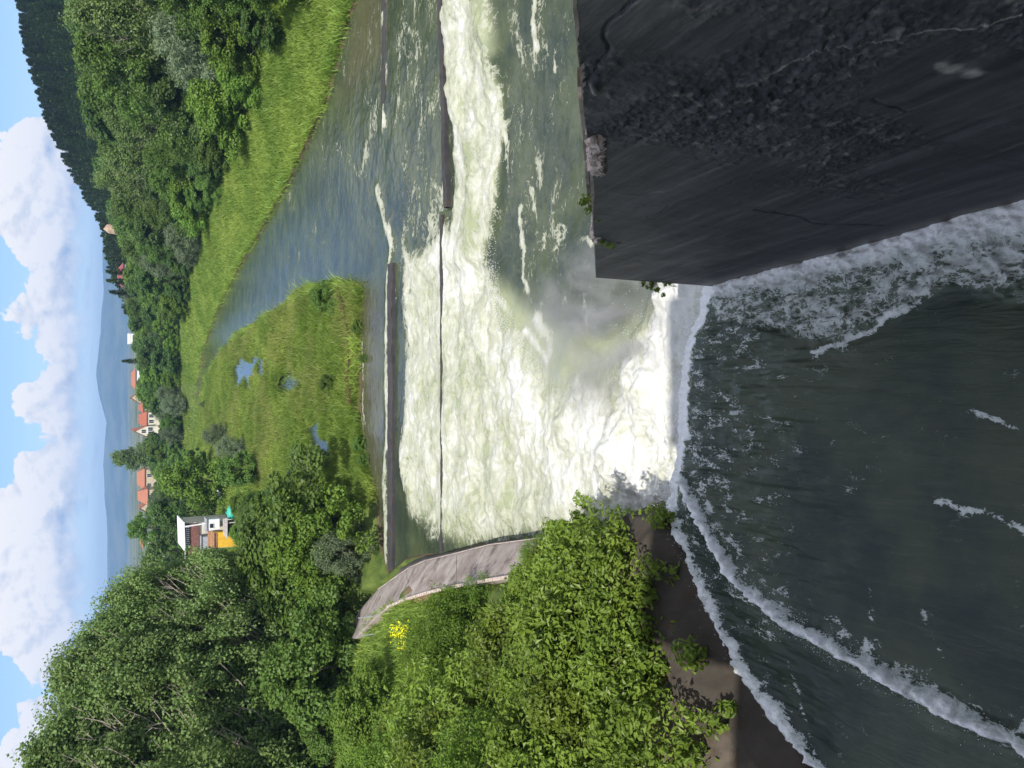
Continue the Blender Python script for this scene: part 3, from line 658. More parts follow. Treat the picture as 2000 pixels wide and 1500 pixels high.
def z3(P, z): return np.c_[np.asarray(P), np.full(len(P), z)]
def left_walls():
    root = empty('training_wall', (0, 0, 0), 0, 'curved pale pinkish concrete wall bending round the bank beside the white water', 'wall')
    w0 = gpl([(775, 1090), (790, 1085), (812, 1078), (870, 1070), (950, 1056), (1060, 1045), (1150, 1030), (1260, 1020), (1310, 1015)], -0.1)
    w0 = np.vstack([gpl([(705, 1232), (720, 1180), (750, 1130)], 0.6), w0])
    top1 = gpl([(703, 1238), (715, 1192), (745, 1150), (775, 1125), (800, 1108), (830, 1095), (880, 1083), (955, 1064), (1060, 1050), (1150, 1038), (1250, 1028), (1310, 1022)], 1.15)
    top2 = gpl([(712, 1245), (740, 1212), (765, 1185), (790, 1172), (812, 1165), (835, 1158), (880, 1147), (960, 1132), (1060, 1118), (1150, 1100), (1250, 1080), (1310, 1065)], 2.35)
    zt1 = np.array([1.9, 1.6, 1.35] + [1.15] * 9); zt2 = np.array([2.9, 2.7, 2.5] + [2.35] * 9)
    zt2[-3:] = (2.8, 3.4, 3.9); zt1[-2:] = (1.6, 2.4)
    r0 = z3(w0, -0.8); r1 = np.c_[top1, zt1]; r2 = np.c_[top2, zt2]
    # back edge of the cap
    dirn = r2[:, :2] - r1[:, :2]; dirn /= np.linalg.norm(dirn, axis=1)[:, None]
    r3 = np.c_[r2[:, :2] + dirn * 0.6, zt2 - 0.6]
    sweep('sloped_face', [r0, r1, r2, r3], M['pink_concrete'], root, (1.0, 0.42, 0.0, 0.2), 12, 301, 0.06)
    # dark drain marks and joints as thin raised strips of mortar
    for q in (0.335, 0.56):
        k = q * (len(r1) - 1); i = int(k); f = k - i; a = Vector(r1[i]).lerp(Vector(r1[i + 1]), f); b = Vector(r2[i]).lerp(Vector(r2[i + 1]), f)
        mj = MB(); mj.tube([a, a.lerp(b, .5), b], [0.016, 0.016, 0.016], 5); mj.build('joint', M['pink_concrete'], root)
    ml = MB(); ml.tube([Vector(p) for p in r1[2:9]], 0.022, 6); ml.build('edge_line', M['coping_concrete'], root)
    # kerb blocks along the crest
    mb = MB()
    P = r2[2:9]
    t0 = np.linspace(0, 1, len(P)); tt = np.linspace(0, 1, 34)
    C = np.stack([np.interp(tt, t0, P[:, k]) for k in range(3)], -1)
    for i in range(33):
        a, b = Vector(C[i]), Vector(C[i + 1]); d = (b - a); d.normalize(); s = d.cross(Vector((0, 0, 1))).normalized() * 0.06; u = Vector((0, 0, 0.12)); g = d * 0.04
        a = a + g; b = b - g; dn = Vector((0, 0, -0.06))
        mb.add([a - s + dn, a + s + dn, b + s + dn, b - s + dn, a - s + u, a + s + u, b + s + u, b - s + u], [(0, 1, 2, 3), (4, 7, 6, 5), (0, 4, 5, 1), (1, 5, 6, 2), (2, 6, 7, 3), (3, 7, 4, 0)])
    mb.build('kerb', M['coping_concrete'], root)
    # two posts on the far end
    for a, b in ((703, 1205), (706, 1240)):
        x, y = gp(a + 12, b, 2.9); m2 = MB(); m2.tube([(x, y, 2.3), (x, y, 3.3)], 0.035, 6); m2.build('post', M['grey_sheet'], root)
    # near apron
    root2 = empty('spillway_apron', (0, 0, 0), 0, 'brown stained sloping concrete apron between the dark chute and the overhanging shrubs', 'wall')
    E = LEFT_EDGE.copy()[2:]
    E = np.vstack([(-3.0, 14.6), E]); n = []
    for i in range(len(E)):
        d = E[min(i + 1, len(E) - 1)] - E[max(i - 1, 0)]; d /= np.linalg.norm(d); n.append((d[1], -d[0]))
    n = np.array(n); n[0] = (-1, 0.0); n[1] = (-0.85, 0.5)
    s = np.sign((n * np.array([-1, 0.6])).sum(1))[:, None]; n = n * s
    ra = z3(E - n * 0.25, 2.6); rb = z3(E + n * 0.02, 3.72); rc = z3(E + n * 0.75, 4.15); rd = z3(E + n * 2.6, 4.9); re = z3(E + n * 3.6, 3.6)
    sweep('slab', [ra, rb, rc, rd, re], M['apron_concrete'], root2, (1.0, 1.0, 0.62, 0.30, 0.1), 16, 311, 0.40)
left_walls()

# ------------------------------------------------------------------ dam behind the viewpoint (unseen; crest blocks added to shade the chute)
def dam():
    root = empty('dam', (0, -3, 0), 0, 'concrete dam crest with unseen blocks added to shade the near chute', 'dam')
    def part(name, *b):
        mb = MB(); mb.box(*b); o = mb.build(name, M['dam_concrete'], root); o.location = (0, 3, 0); return o
    part('crest', -30, 24, -9, -0.1, 10.9, 12.3)
    part('shade_block', -3.4, 0.7, -8, -1.5, 12.32, 22.6)  # unseen block added on the crest, height set by the shadow edge
    part('shade_block_right', 0.702, 1.60, -7.5, -1.5, 12.32, 22.0)  # added unseen block, ended so the upper wall stays sunlit
    part('shade_block_left', -6.5, -3.402, -7.5, -1.5, 12.32, 21.6)  # added unseen block that shades the left foam strip
    part('shade_wall', -30, -6.502, -3.2, -1.5, 12.32, 18.6)  # added unseen wall, low enough to leave the shrubs sunlit
    part('upstream_face', -30, 24, -12, -9.02, -2, 12.2)
dam()

# ------------------------------------------------------------------ plants
def unit(v): return v / (np.linalg.norm(v, axis=-1, keepdims=True) + 1e-9)

def leaves_mesh(name, C, N, L, W, lv, fold=0.0, pointed=True):
    """C centres, N normals; one rhombic leaf (or folded pair) each"""
    n = len(C); A = unit(np.cross(N, rng.normal(size=(n, 3)))); B = np.cross(N, A)
    L = (L * rng.uniform(0.7, 1.3, n))[:, None]; W = (W * rng.uniform(0.7, 1.3, n))[:, None]
    if fold:
        p = [C - A * L * .5, C - A * L * .08 + B * W * .5 + N * W * fold, C + A * L * .5 - N * L * .12, C - A * L * .08 - B * W * .5 + N * W * fold]
        V = np.stack(p, 1).reshape(-1, 3); q = np.arange(n)[:, None] * 4
        Fq = np.concatenate([q + np.array([0, 1, 2]), q + np.array([0, 2, 3])])
    else:
        p = [C - A * L * .5, C - A * L * .05 + B * W * .5, C + A * L * .5, C - A * L * .05 - B * W * .5]
        V = np.stack(p, 1).reshape(-1, 3); Fq = np.arange(n * 4).reshape(-1, 4)
    return mesh_np(name, V, Fq, {'lv': np.repeat(lv, 4)}, smooth=False)

def crown_points(H, base, R, ncl, per, cr, prof, up=0.0, seed=0, lump=0.3, flat=0.8):
    """clump centres through the crown volume, leaves round each clump"""
    r = np.random.default_rng(seed)
    C = []; 
    while len(C) < ncl:
        t = r.uniform(0, 1); a = r.uniform(0, 2 * PI)
        rad = R * np.interp(t, *prof) * (1 - lump + lump * 2 * vnoise(np.array([a * 1.1 + 40]), np.array([t * 4.0]), seed)[0])
        q = math.sqrt(r.uniform(0.12, 1.0))
        C.append((math.cos(a) * rad * q, math.sin(a) * rad * q, base + t * (H - base), cr * r.uniform(0.6, 1.35), r.uniform(0, 1)))
    C = np.array(C); n = ncl * per; k = np.repeat(np.arange(ncl), per)
    d = unit(r.normal(size=(n, 3))); rr = r.uniform(0.35, 1.0, n) ** 0.5 * C[k, 3]
    d2 = d.copy(); d2[:, 2] *= flat
    P = C[k, :3] + d2 * rr[:, None]
    out = unit(np.c_[C[k, 0], C[k, 1], np.zeros(n)])
    if up:      # clumps drawn out along rising branches
        s = r.uniform(-1, 1, n) * up * C[k, 3]; P = P + (out * 0.45 + np.array([0, 0, 1.0])) * s[:, None]
    N = unit(d * 0.8 + np.array([0, 0, 0.55]) + r.normal(size=(n, 3)) * 0.55)
    lv = np.clip(C[k, 4] * 0.55 + r.uniform(0, 0.45, n), 0, 1)
    return C, P, N, lv

def trunk_mesh(name, H, base, C, r0, nl, seed, lean=0.0, n=7, split=0.35):
    r = random.Random(seed); mb = MB(); top = H * 0.86
    pts = [(math.sin(i * 1.3 + seed) * 0.015 * H * i / 6 + lean * i / 6, math.cos(i * 1.7 + seed) * 0.015 * H * i / 6, -0.35 + top * i / 6) for i in range(7)]
    mb.tube(pts, [r0 * (1.25 - 1.12 * i / 6) for i in range(7)], n)
    order = list(range(len(C))); r.shuffle(order)
    for i in order[:nl]:
        c = C[i]; z0 = max(H * 0.12, min(c[2] * r.uniform(0.45, 0.75), top)); k = z0 / top * 6; j = min(int(k), 5); f = k - j
        s = Vector(pts[j]) * (1 - f) + Vector(pts[j + 1]) * f; e = Vector(c[:3]); m = s.lerp(e, 0.5) + Vector((0, 0, -0.06 * (e - s).length))
        rb = r0 * (1.1 - z0 / H) * 0.5; mb.tube([s, m, e], [rb, rb * 0.6, rb * 0.18], 5)
    return mb.mesh(name, True)

ROUND = ([0, .15, .4, .7, .9, 1], [.45, .85, 1, .86, .55, .2]); TALL = ([0, .1, .3, .6, .85, 1], [.5, .8, 1, .8, .45, .12]); DOME = ([0, .3, .7, 1], [1, 1, .75, .2])
COLUMN = ([0, .2, .5, .8, 1], [.5, .9, 1, .75, .2])
PROTO = {}
def proto(key, kind, H, base, R, ncl, per, cr, leaf, mat, prof, seed, up=0.0, r0=0.2, limbs=10, bark='bark', fold=0.0, lump=0.3, flat=0.8, twigs=0):
    C, P, N, lv = crown_points(H, base, R, ncl, per, cr, prof, up, seed, lump, flat)
    cm = leaves_mesh(key + '_crown', P, N, leaf[0], leaf[1], lv, fold)
    cm.materials.append(M[mat])
    tm = trunk_mesh(key + '_trunk', H, base, C, r0, limbs, seed); tm.materials.append(M[bark])
    tw = None
    if twigs:
        r = random.Random(seed); mb = MB()
        for _ in range(twigs):
            a = r.uniform(0, 2 * PI); t = r.uniform(0.15, 0.8); rad = R * np.interp(t, *prof)
            z = base + t * (H - base); s = Vector((math.cos(a) * rad * 0.45, math.sin(a) * rad * 0.45, z - 0.06 * H)); e = Vector((math.cos(a + .2) * rad * r.uniform(.9, 1.08), math.sin(a + .2) * rad * r.uniform(.9, 1.08), z + r.uniform(0.02, 0.10) * H))
            m = s.lerp(e, .5) + Vector((r.uniform(-.2, .2), r.uniform(-.2, .2), -0.1)); mb.tube([s, m, e], [0.05, 0.035, 0.010], 4)
            for q in range(3):
                b = m.lerp(e, r.uniform(0, .8)); mb.tube([b, b + Vector((r.uniform(-.7, .7), r.uniform(-.7, .7), r.uniform(.1, .8)))], [0.016, 0.005], 3)
        tw = mb.mesh(key + '_twigs')
        bm = bmesh.new(); bm.from_mesh(tm); nf = len(bm.faces); bm.from_mesh(tw); bm.faces.ensure_lookup_table()
        for f in bm.faces[nf:]: f.material_index = 1
        bm.to_mesh(tm); bm.free(); tm.materials.append(M['dead_wood']); tw = None
    PROTO[key] = (kind, H, tm, cm, tw)

proto('oakA', 'broadleaf_tree', 9, 1.2, 3.6, 75, 150, 0.85, (0.36, 0.25), 'broadleaf_green', ROUND, 1)
proto('oakB', 'broadleaf_tree', 9, 0.8, 3.4, 70, 150, 0.80, (0.34, 0.24), 'dark_broadleaf', ROUND, 2)
proto('oakC', 'broadleaf_tree', 8, 0.6, 3.8, 80, 140, 0.80, (0.34, 0.24), 'bright_shrub', ROUND, 3)
proto('popA', 'poplar_tree', 16, 2.5, 4.0, 150, 170, 0.80, (0.30, 0.22), 'poplar_green', TALL, 4, up=1.1, bark='pale_bark', limbs=26, r0=0.24, lump=.4, twigs=22)
proto('popB', 'poplar_tree', 15, 2.0, 3.6, 130, 170, 0.80, (0.30, 0.22), 'poplar_green', TALL, 5, up=1.0, bark='pale_bark', limbs=24, r0=0.22, lump=.45, twigs=30)
proto('darkpop', 'tall_broadleaf_tree', 14, 1.5, 4.4, 130, 170, 0.9, (0.30, 0.22), 'broadleaf_green', ROUND, 6, up=.4, limbs=18, r0=0.25, lump=.4)
proto('willow', 'willow_tree', 7, 0.5, 3.2, 90, 130, 0.7, (0.40, 0.09), 'willow_grey', ROUND, 7, up=.5, lump=.4)
proto('leftA', 'poplar_tree', 16, 2.5, 5.2, 330, 230, 0.66, (0.195, 0.155), 'poplar_green', TALL, 8, up=0.9, bark='bark', limbs=46, r0=0.32, lump=.42, twigs=90)
proto('leftB', 'poplar_tree', 16, 2.0, 5.0, 320, 230, 0.66, (0.195, 0.155), 'poplar_green', COLUMN, 9, up=0.8, bark='bark', limbs=46, r0=0.32, lump=.45, twigs=90)
proto('vine', 'leafy_shrub', 4, 0.1, 2.8, 95, 190, 0.55, (0.17, 0.13), 'bright_shrub', DOME, 10, limbs=14, r0=0.07, lump=.35)
proto('vineD', 'leafy_shrub', 4, 0.1, 2.8, 95, 190, 0.55, (0.17, 0.13), 'broadleaf_green', DOME, 11, limbs=14, r0=0.07, lump=.35)
proto('greyshrub', 'willow_shrub', 4, 0.1, 2.4, 90, 180, 0.5, (0.22, 0.06), 'willow_grey', DOME, 12, up=.6, limbs=14, r0=0.06, lump=.4)
proto('nearA', 'leafy_shrub', 2.2, 0.0, 1.45, 78, 95, 0.24, (0.135, 0.078), 'near_leaf', DOME, 13, limbs=40, r0=0.035, fold=0.22, lump=.35, up=.8)
proto('nearB', 'leafy_shrub', 2.0, 0.0, 1.5, 76, 95, 0.24, (0.125, 0.07), 'near_leaf', DOME, 14, limbs=40, r0=0.035, fold=0.22, lump=.4, up=.9)
proto('nearC', 'leafy_shrub', 2.4, 0.0, 1.3, 85, 120, 0.26, (0.09, 0.045), 'bright_shrub', DOME, 15, limbs=40, r0=0.035, fold=0.22, lump=.4, up=1.0)
proto('sprig', 'weed', 0.45, 0.0, 0.25, 14, 16, 0.06, (0.085, 0.045), 'near_leaf', DOME, 16, limbs=10, r0=0.008, fold=0.2, up=.6)

def pine_mesh(key, seed, H=10.0, R=1.9):
    r = np.random.default_rng(seed); n = 1500; t = r.uniform(0, 1, n) ** 0.8; a = r.uniform(0, 2 * PI, n)
    rad = R * (1 - t) ** 0.8 * (0.75 + 0.5 * np.abs(np.sin(t * 24 + a * 2))) + 0.05; q = r.uniform(0.35, 1, n) ** .6
    z = 1.0 + t * (H - 1.0); o = np.c_[np.cos(a), np.sin(a), np.zeros(n)]
    P = o * (rad * q)[:, None]; P[:, 2] = z - rad * q * 0.25
    s = np.c_[-np.sin(a), np.cos(a), np.zeros(n)]; w = r.uniform(.14, .3, n)[:, None]; l = r.uniform(.5, .95, n)[:, None]
    tip = P + o * l * .7 + np.array([0, 0, 1.0]) * l * r.uniform(-.3, .5, n)[:, None]
    V = np.stack([P - s * w, P + s * w, tip], 1).reshape(-1, 3)
    me = mesh_np(key, V, np.arange(n * 3).reshape(-1, 3), {'lv': np.repeat(r.uniform(0, 1, n), 3)}, smooth=False); me.materials.append(M['pine_needle'])
    mb = MB(); mb.tube([(0, 0, -0.4), (0, 0, H * .5), (0, 0, H * .97)], [0.17, 0.1, 0.02], 5); tm = mb.mesh(key + '_trunk'); tm.materials.append(M['bark'])
    return me, tm
PINES = [pine_mesh('pine_needles_%s' % k, 20 + i) for i, k in enumerate('abc')]

def plant(key, x, y, top=None, label=None, cat='tree', group=None, name=None, wide=1.0, z=None, rz=None, scale=None, parts=True):
    kind, H, tm, cm, tw = PROTO[key]; zb = gz(x, y) if z is None else z
    s = scale if scale else max(0.15, (top - zb) / H)
    e = empty(name or kind, (x, y, zb), random.uniform(0, 2 * PI) if rz is None else rz, label, cat, group)
    w = wide if wide > 0 else 1; e.scale = (s * w, s * w, s)
    link('trunk' if cat == 'tree' else 'stems', tm, None, e); link('crown' if cat == 'tree' else 'foliage', cm, None, e)
    if tw: link('bare_branches', tw, None, e)
    return e

def top_at(a, x, y): 
    # height whose sight line passes a at distance y
    _, yy, w = ray(a, 750); return CAMZ + w / yy * y

DECID_TOP = ([-150, 0, 60, 130, 200, 280, 350, 430, 480, 520, 545, 580, 620, 650, 672, 700, 735, 770, 800, 815, 850, 862, 900, 915, 950, 985, 1000, 1040, 1068, 1090, 1150],
             [60, 78, 88, 118, 152, 172, 182, 208, 238, 240, 245, 240, 248, 262, 258, 262, 268, 268, 285, 308, 306, 282, 290, 294, 300, 286, 284, 305, 305, 272, 280])
def py_of(x, y, z=5): return survey(x, y, z)[1]

# trees massed on the right-hand grassy bank, in rows from the grass up the slope
RT = np.array([(34, 44), (29.5, 58), (28.5, 70), (27.5, 90), (25.8, 113), (20, 150), (12, 168)], float)
def along(P, t):
    L = np.r_[0, np.cumsum(np.hypot(*np.diff(P, axis=0).T))]; s = t * L[-1]; return np.array([np.interp(s, L, P[:, 0]), np.interp(s, L, P[:, 1])])
G_R = 'broadleaf trees massed along the steep grassy river bank'
def right_bank():
    r = random.Random(5)
    rows = [(1.0, 24, 'low'), (5.5, 22, 'mid'), (11, 20, 'tall'), (19, 20, 'tall2'), (30, 20, 'back'), (46, 20, 'back')]
    for off, n, kind in rows:
        for i in range(n):
            t = (i + r.uniform(0.1, 0.9)) / n; p = along(RT, t); q = along(RT, min(1, t + 0.01)); d = q - p if t < .985 else np.array([-.5, 1.0]); d /= np.linalg.norm(d) + 1e-9
            nx, ny = d[1], -d[0]; x = p[0] + nx * (off + r.uniform(-1.5, 1.5)); y = p[1] + ny * (off + r.uniform(-1.5, 1.5)) + r.uniform(-2, 2)
            zb = gz(x, y); b = py_of(x, y); lim = np.interp(b, *DECID_TOP)
            tmax = top_at(lim + r.uniform(2, 26), x, y)
            if kind == 'low': key = r.choice(['vine', 'oakC', 'oakA', 'vineD', 'willow', 'oakB']); h = r.uniform(2.6, 5.5); lab = 'low bushy tree at the foot of the wooded slope, above the grassy bank'
            elif kind == 'mid': key = r.choice(['oakA', 'oakB', 'oakB', 'darkpop', 'willow']); h = r.uniform(6.5, 9.5); lab = 'mid-height leafy tree behind the low bushes above the grassy bank'
            elif kind == 'tall': key = r.choice(['popA', 'popB', 'darkpop', 'popA']); h = r.uniform(11, 17); lab = 'tall poplar tree with pale twigs rising from the wooded bank'
            elif kind == 'tall2': key = r.choice(['popA', 'popB', 'darkpop', 'oakB']); h = r.uniform(14, 20); lab = 'tall tree with a crown standing out near the top of the wooded bank'
            else: key = r.choice(['popB', 'oakA', 'darkpop', 'oakB']); h = r.uniform(10, 20); lab = 'broadleaf tree between the tall bank trees and the pine hill'
            top = min(zb + h, tmax)
            if top - zb < 2.0: continue
            plant(key, x, y, top, lab, 'tree', G_R + {'low': ', lowest row', 'mid': ', middle row', 'tall': ', poplars', 'tall2': ', upper row', 'back': ', uppermost row'}[kind], 'poplar_tree' if key.startswith('pop') else 'broadleaf_tree' if key != 'willow' else 'willow_tree', wide=r.uniform(0.9, 1.2) * (1.25 if kind == 'low' else 1))
right_bank()

def far_bank():
    r = random.Random(9)
    for Y, n, h0, h1 in ((187, 34, 3.5, 6), (198, 36, 6, 9), (214, 38, 9, 14), (228, 40, 11, 17), (243, 40, 12, 20)):
        for i in range(n):
            x = np.interp(i + r.uniform(.2, .8), [0, n], [-52 * Y / 200, 40 * Y / 200]); y = Y + r.uniform(-4, 4)
            b = py_of(x, y); lim = np.interp(b, *DECID_TOP); zb = gz(x, y); 
            top = min(zb + r.uniform(h0, h1), top_at(lim + r.uniform(0, 14), x, y))
            if top - zb < 1.8: continue
            key = r.choice(['oakA', 'oakB', 'oakB', 'oakC', 'darkpop', 'oakA', 'willow'])
            plant(key, x, y, top, 'round-crowned green tree in the wood across the far end of the river, below the houses', 'tree', 'trees of the wood at the far end of the river', 'broadleaf_tree', wide=r.uniform(1.0, 1.35))
far_bank()

def special_trees():
    # (proto, sight line b, distance, top line, label, width)
    L = [('popB', 895, 235, 222, 'slender open poplar standing up against the blue hills between the red-roofed houses', 1.25),
         ('oakC', 945, 108, 318, 'bright green tree beside the turquoise tank at the edge of the marsh', 0.9), ('oakA', 905, 135, 345, 'green tree at the back of the marsh, in front of the wood', 1.1),
         ('oakB', 1005, 120, 300, 'dark green tree behind the white-roofed workshop, on the river side', 1.1), ('darkpop', 1035, 150, 252, 'dark tree rising behind the roof of the workshop', 1.0), ('oakB', 1080, 130, 290, 'dark tree standing left behind the workshop, below the white house', 1.2),
         ('oakA', 920, 88, 425, 'leafy tree at the inland edge of the marsh, nearer than the turquoise tank', 1.0), ('oakB', 968, 84, 490, 'small dark tree just in front of the workshop yard', 0.7),
         ('willow', 790, 150, 392, 'grey-green willow bush on the far corner of the marsh', 1.2), ('willow', 850, 118, 398, 'wide grey willow at the back of the marsh', 1.1), ('willow', 880, 100, 425, 'grey willow with leaning boughs beside the dark marsh trees', 1.1),
         ('oakC', 1010, 62, 492, 'rounded bright green tree beside the marsh, behind the grey willows', 0.95), ('oakC', 1078, 57, 492, 'rounded bright green tree below the big poplars, the one nearest them', 0.95), ('oakB', 960, 68, 520, 'dark bushy tree on the marsh edge next to the bright rounded trees', 0.8),
         ('greyshrub', 1030, 50, 585, 'grey-leaved willow shrub where the weir meets the marsh', 0.95), ('greyshrub', 1085, 46, 620, 'grey-leaved willow shrub beside the end of the curved wall', 0.95), ('greyshrub', 1105, 46.5, 650, 'low grey-leaved shrub close to the curved wall', 0.9), ('vineD', 1000, 48.5, 640, 'dark shrub at the water edge by the end of the weir', 0.7),
         ('leftA', 1158, 56, 238, 'big poplar with pale bare twigs, lowest of the big trees and next to the workshop', 0.66), ('leftB', 1235, 53, 168, 'big poplar with a forked dark trunk in the middle of the tall group', 0.82),
         ('leftA', 1318, 51, 118, 'tall leafy poplar rising above the forked one', 0.85), ('leftB', 1408, 50, 98, 'very tall poplar next to the tallest one', 0.92), ('leftA', 1495, 48, 68, 'tallest poplar of the big group, cut by the picture edge', 1.0), ('leftB', 1590, 46, 45, 'tall poplar beyond the tallest one', 1.0),
         ('leftB', 1200, 62, 245, 'poplar half hidden behind the first two big poplars', 0.8), ('darkpop', 1290, 60, 230, 'dark tree hidden deep between the big poplars', 1.2), ('darkpop', 1370, 58, 220, 'dark tree filling the gap under the tall poplars', 1.2), ('darkpop', 1460, 56, 210, 'dark tree filling the gap under the tallest poplar', 1.2),
         ('darkpop', 1215, 52, 420, 'low dark tree at the foot of the forked poplar', 0.9), ('oakB', 1300, 48, 470, 'low dark bushy tree under the tall leafy poplar', 1.0), ('oakA', 1400, 47, 450, 'low green tree under the very tall poplar', 1.0), ('oakB', 1490, 46, 460, 'low dark tree under the tallest poplar', 1.0)]
    for key, b, Y, top, lab, w in L:
        x, zt = vp(top, b, Y); plant(key, x, Y, zt, lab, 'tree' if PROTO[key][0].endswith('tree') else 'shrub', None, None, wide=w)
    r = random.Random(17)
    for i in range(20):
        b = 1395 + 180 * (i + r.uniform(0, 1)) / 26; Y = r.uniform(33, 41); x, zt = vp(r.uniform(655, 715), b, Y); zb = gz(x, Y); zt = min(zt, zb + 4.0)
        if zt - zb < .7 or sdist(np.array([x]), np.array([Y]), RIVER)[0] < 2.5: continue
        plant(r.choice(['vine', 'vine', 'vineD']), x, Y, zt, 'bright shrub between the thicket and the big poplars', 'shrub', 'bright shrubs behind the thicket', 'leafy_shrub', wide=r.uniform(1.0, 1.5))
    for i in range(14):
        b = r.uniform(970, 1095); Y = r.uniform(78, 95); x, zt = vp(r.uniform(462, 490), b, Y); zb = gz(x, Y)
        if zt - zb < .6: zt = zb + r.uniform(.8, 1.4)
        plant(r.choice(['vine', 'vineD', 'oakC']), x, Y, min(zt, zb + 3), 'low shrub in front of the workshop yard', 'shrub', 'shrubs in front of the workshop yard', 'leafy_shrub', wide=r.uniform(1.2, 1.9))
    r = random.Random(3)
    # understorey
    for i in range(46):
        b = r.uniform(1000, 1540); a = r.uniform(520, 700) if b > 1110 else r.uniform(470, 600); Y = r.uniform(41, 52)
        Y = max(Y, 45.0) + 4 if 1100 < b < 1285 else Y
        x, zt = vp(min(a, 650) if 1100 < b < 1285 else a, b, Y); zb = gz(x, Y)
        if sdist(np.array([x]), np.array([Y]), RIVER)[0] < 2.2 or zt - zb < .8: continue
        zt = min(zt, zb + 5.5)
        plant(r.choice(['vine', 'vine', 'vineD', 'vineD', 'oakC']) if b > 1100 else r.choice(['greyshrub', 'vine', 'vineD']), x, Y, zt, 'dense leafy shrub under the big poplars', 'shrub', 'shrubs under the big poplars', 'leafy_shrub', wide=r.uniform(.9, 1.4))
special_trees()

# near shrubs on the left bank
def near_bush():
    r = random.Random(21); n = 0
    pts = []
    poly = np.array([(1322, 1022), (1240, 998), (1150, 1002), (1090, 1006), (1030, 1062), (1000, 1120), (975, 1180), (935, 1215), (905, 1265), (850, 1310), (775, 1345), (728, 1385), (715, 1700), (1350, 1700), (1365, 1600), (1372, 1450), (1352, 1330), (1300, 1262), (1258, 1215), (1290, 1150), (1345, 1100)], float)
    def fits(x, y, z, h, w):
        q = np.array([survey(x, y, z + h), survey(x - w, y, z + h * .5), survey(x + w, y, z + h * .5), survey(x, y, z + h * .15), survey(x + w * .7, y, z + h * .85)])
        return inside(q[:, 0], q[:, 1], poly).all()
    def base_z(x, y): return min(max(gz(x, y), 3.4 if y < 18 else 1.8), 4.4 + max(0, (-3 - x)) * 0.12) - 0.3
    for sc, sp, cnt, tr in ((1.10, 1.12, 110, 5000), (0.62, 0.85, 90, 6000), (0.36, 0.45, 60, 5000)):
        got = 0
        for _ in range(tr):
            if got >= cnt: break
            x = r.uniform(-20, -2.0); y = 8.5 * math.exp(r.uniform(0, 1) * math.log(32 / 8.5)); k = sc * (1.25 if y > 20 else 1.0) * r.uniform(.85, 1.12); d = sp * (1.0 if y < 16 else 1.3 if y < 22 else 1.7)
            if any((x - a) ** 2 + (y - b) ** 2 < d * d for a, b in pts): continue
            z = base_z(x, y)
            if not fits(x, y, z, 2.1 * k, 1.25 * k): continue
            pts.append((x, y)); got += 1
            key = r.choice(['nearA', 'nearB', 'nearA', 'nearB', 'nearC']) if y < 20 else r.choice(['nearA', 'nearB', 'nearC', 'nearB'])
            plant(key, x, y, None, 'leafy green shrub in the dense thicket covering the bank beside the chute', 'shrub', 'shrubs of the thicket beside the chute', 'leafy_shrub', z=z, scale=k)
    # separate ones
    for key, a, b, z, top, w, lab in (('nearC', 948, 1222, 2.6, 2.3, 1.0, 'dark bush standing alone behind the kerb of the curved wall'), ('nearC', 935, 1178, 2.6, 1.5, 1.0, 'bush beside the kerb in front of the dark one'), ('nearC', 890, 1268, 2.8, 1.7, 1.1, 'low bush between the bare earth and the yellow flowers'),
                                      ('nearA', 885, 1172, 2.6, 1.3, 0.6, 'narrow bush growing over the kerb blocks')):
        x, y = gp(a, b, z); plant(key, x, y, None, lab, 'shrub', None, 'leafy_shrub', z=gz(x, y), scale=top / 2.2, wide=w)
near_bush()

def sprigs():
    for (yy, xo, zz, s, lab) in ((11.5, -0.10, None, 0.8, 'tuft of green weed on the corner of the black wall above the white water'), ):
        pass
    spots = [((1290, 548), 'bright green weed tuft growing on the nose of the black wall'), ((1262, 546), 'small weed on the nose of the black wall, just above the bigger tuft'), ((1185, 462), 'tiny weed on the black face under the broken coping')]
    for (a, b), lab in spots:
        yy, z = wall_pt(a, b + 6); e = plant('sprig', wall_x(yy) - 0.03, yy, None, lab, 'weed', None, 'weed', z=z - 0.12, scale=0.75 if 'bright' in lab else 0.45)
    yy, z = wall_pt(1160, 425); plant('sprig', wall_x(yy) + 0.2, yy, None, 'yellowing weed growing in the recess of the wall top', 'weed', None, 'weed', z=z - 0.2, scale=0.8)
sprigs()

# yellow broom
def broom():
    r = np.random.default_rng(5)
    for (a, b, s, lab) in ((782, 1232, 0.6, 'yellow flowering broom, the brightest one near the end of the curved wall'), ((842), 1292, 0.55, 'yellow flowering broom beside the low bush, nearer the thicket'), (795, 1262, 0.35, 'sparse yellow flowering broom between the two bright ones')):
        x, y = gp(a, b, 3.2); z = gz(x, y); e = empty('broom_bush', (x, y, z), 0, lab, 'shrub')
        n = int(330 * s); P = r.normal(size=(n, 3)) * np.array([.28, .28, .38]) * s * 1.2 + np.array([0, 0, 0.75 * s + 0.25]); N = unit(r.normal(size=(n, 3)) + np.array([0, -.4, .6]))
        link('blossoms', leaves_mesh('broom_flowers', P, N, 0.085, 0.06, r.uniform(0, 1, n)), M['yellow_flower'], e)
        mb = MB()
        for _ in range(30):
            t = Vector(r.normal(size=3) * np.array([.3, .3, .25]) * s) + Vector((0, 0, 0.8 * s + .2)); mb.tube([(0, 0, -.1), t * .5, t], [.012, .009, .004], 4)
        mb.build('stems', M['broadleaf_green'], e)
broom()

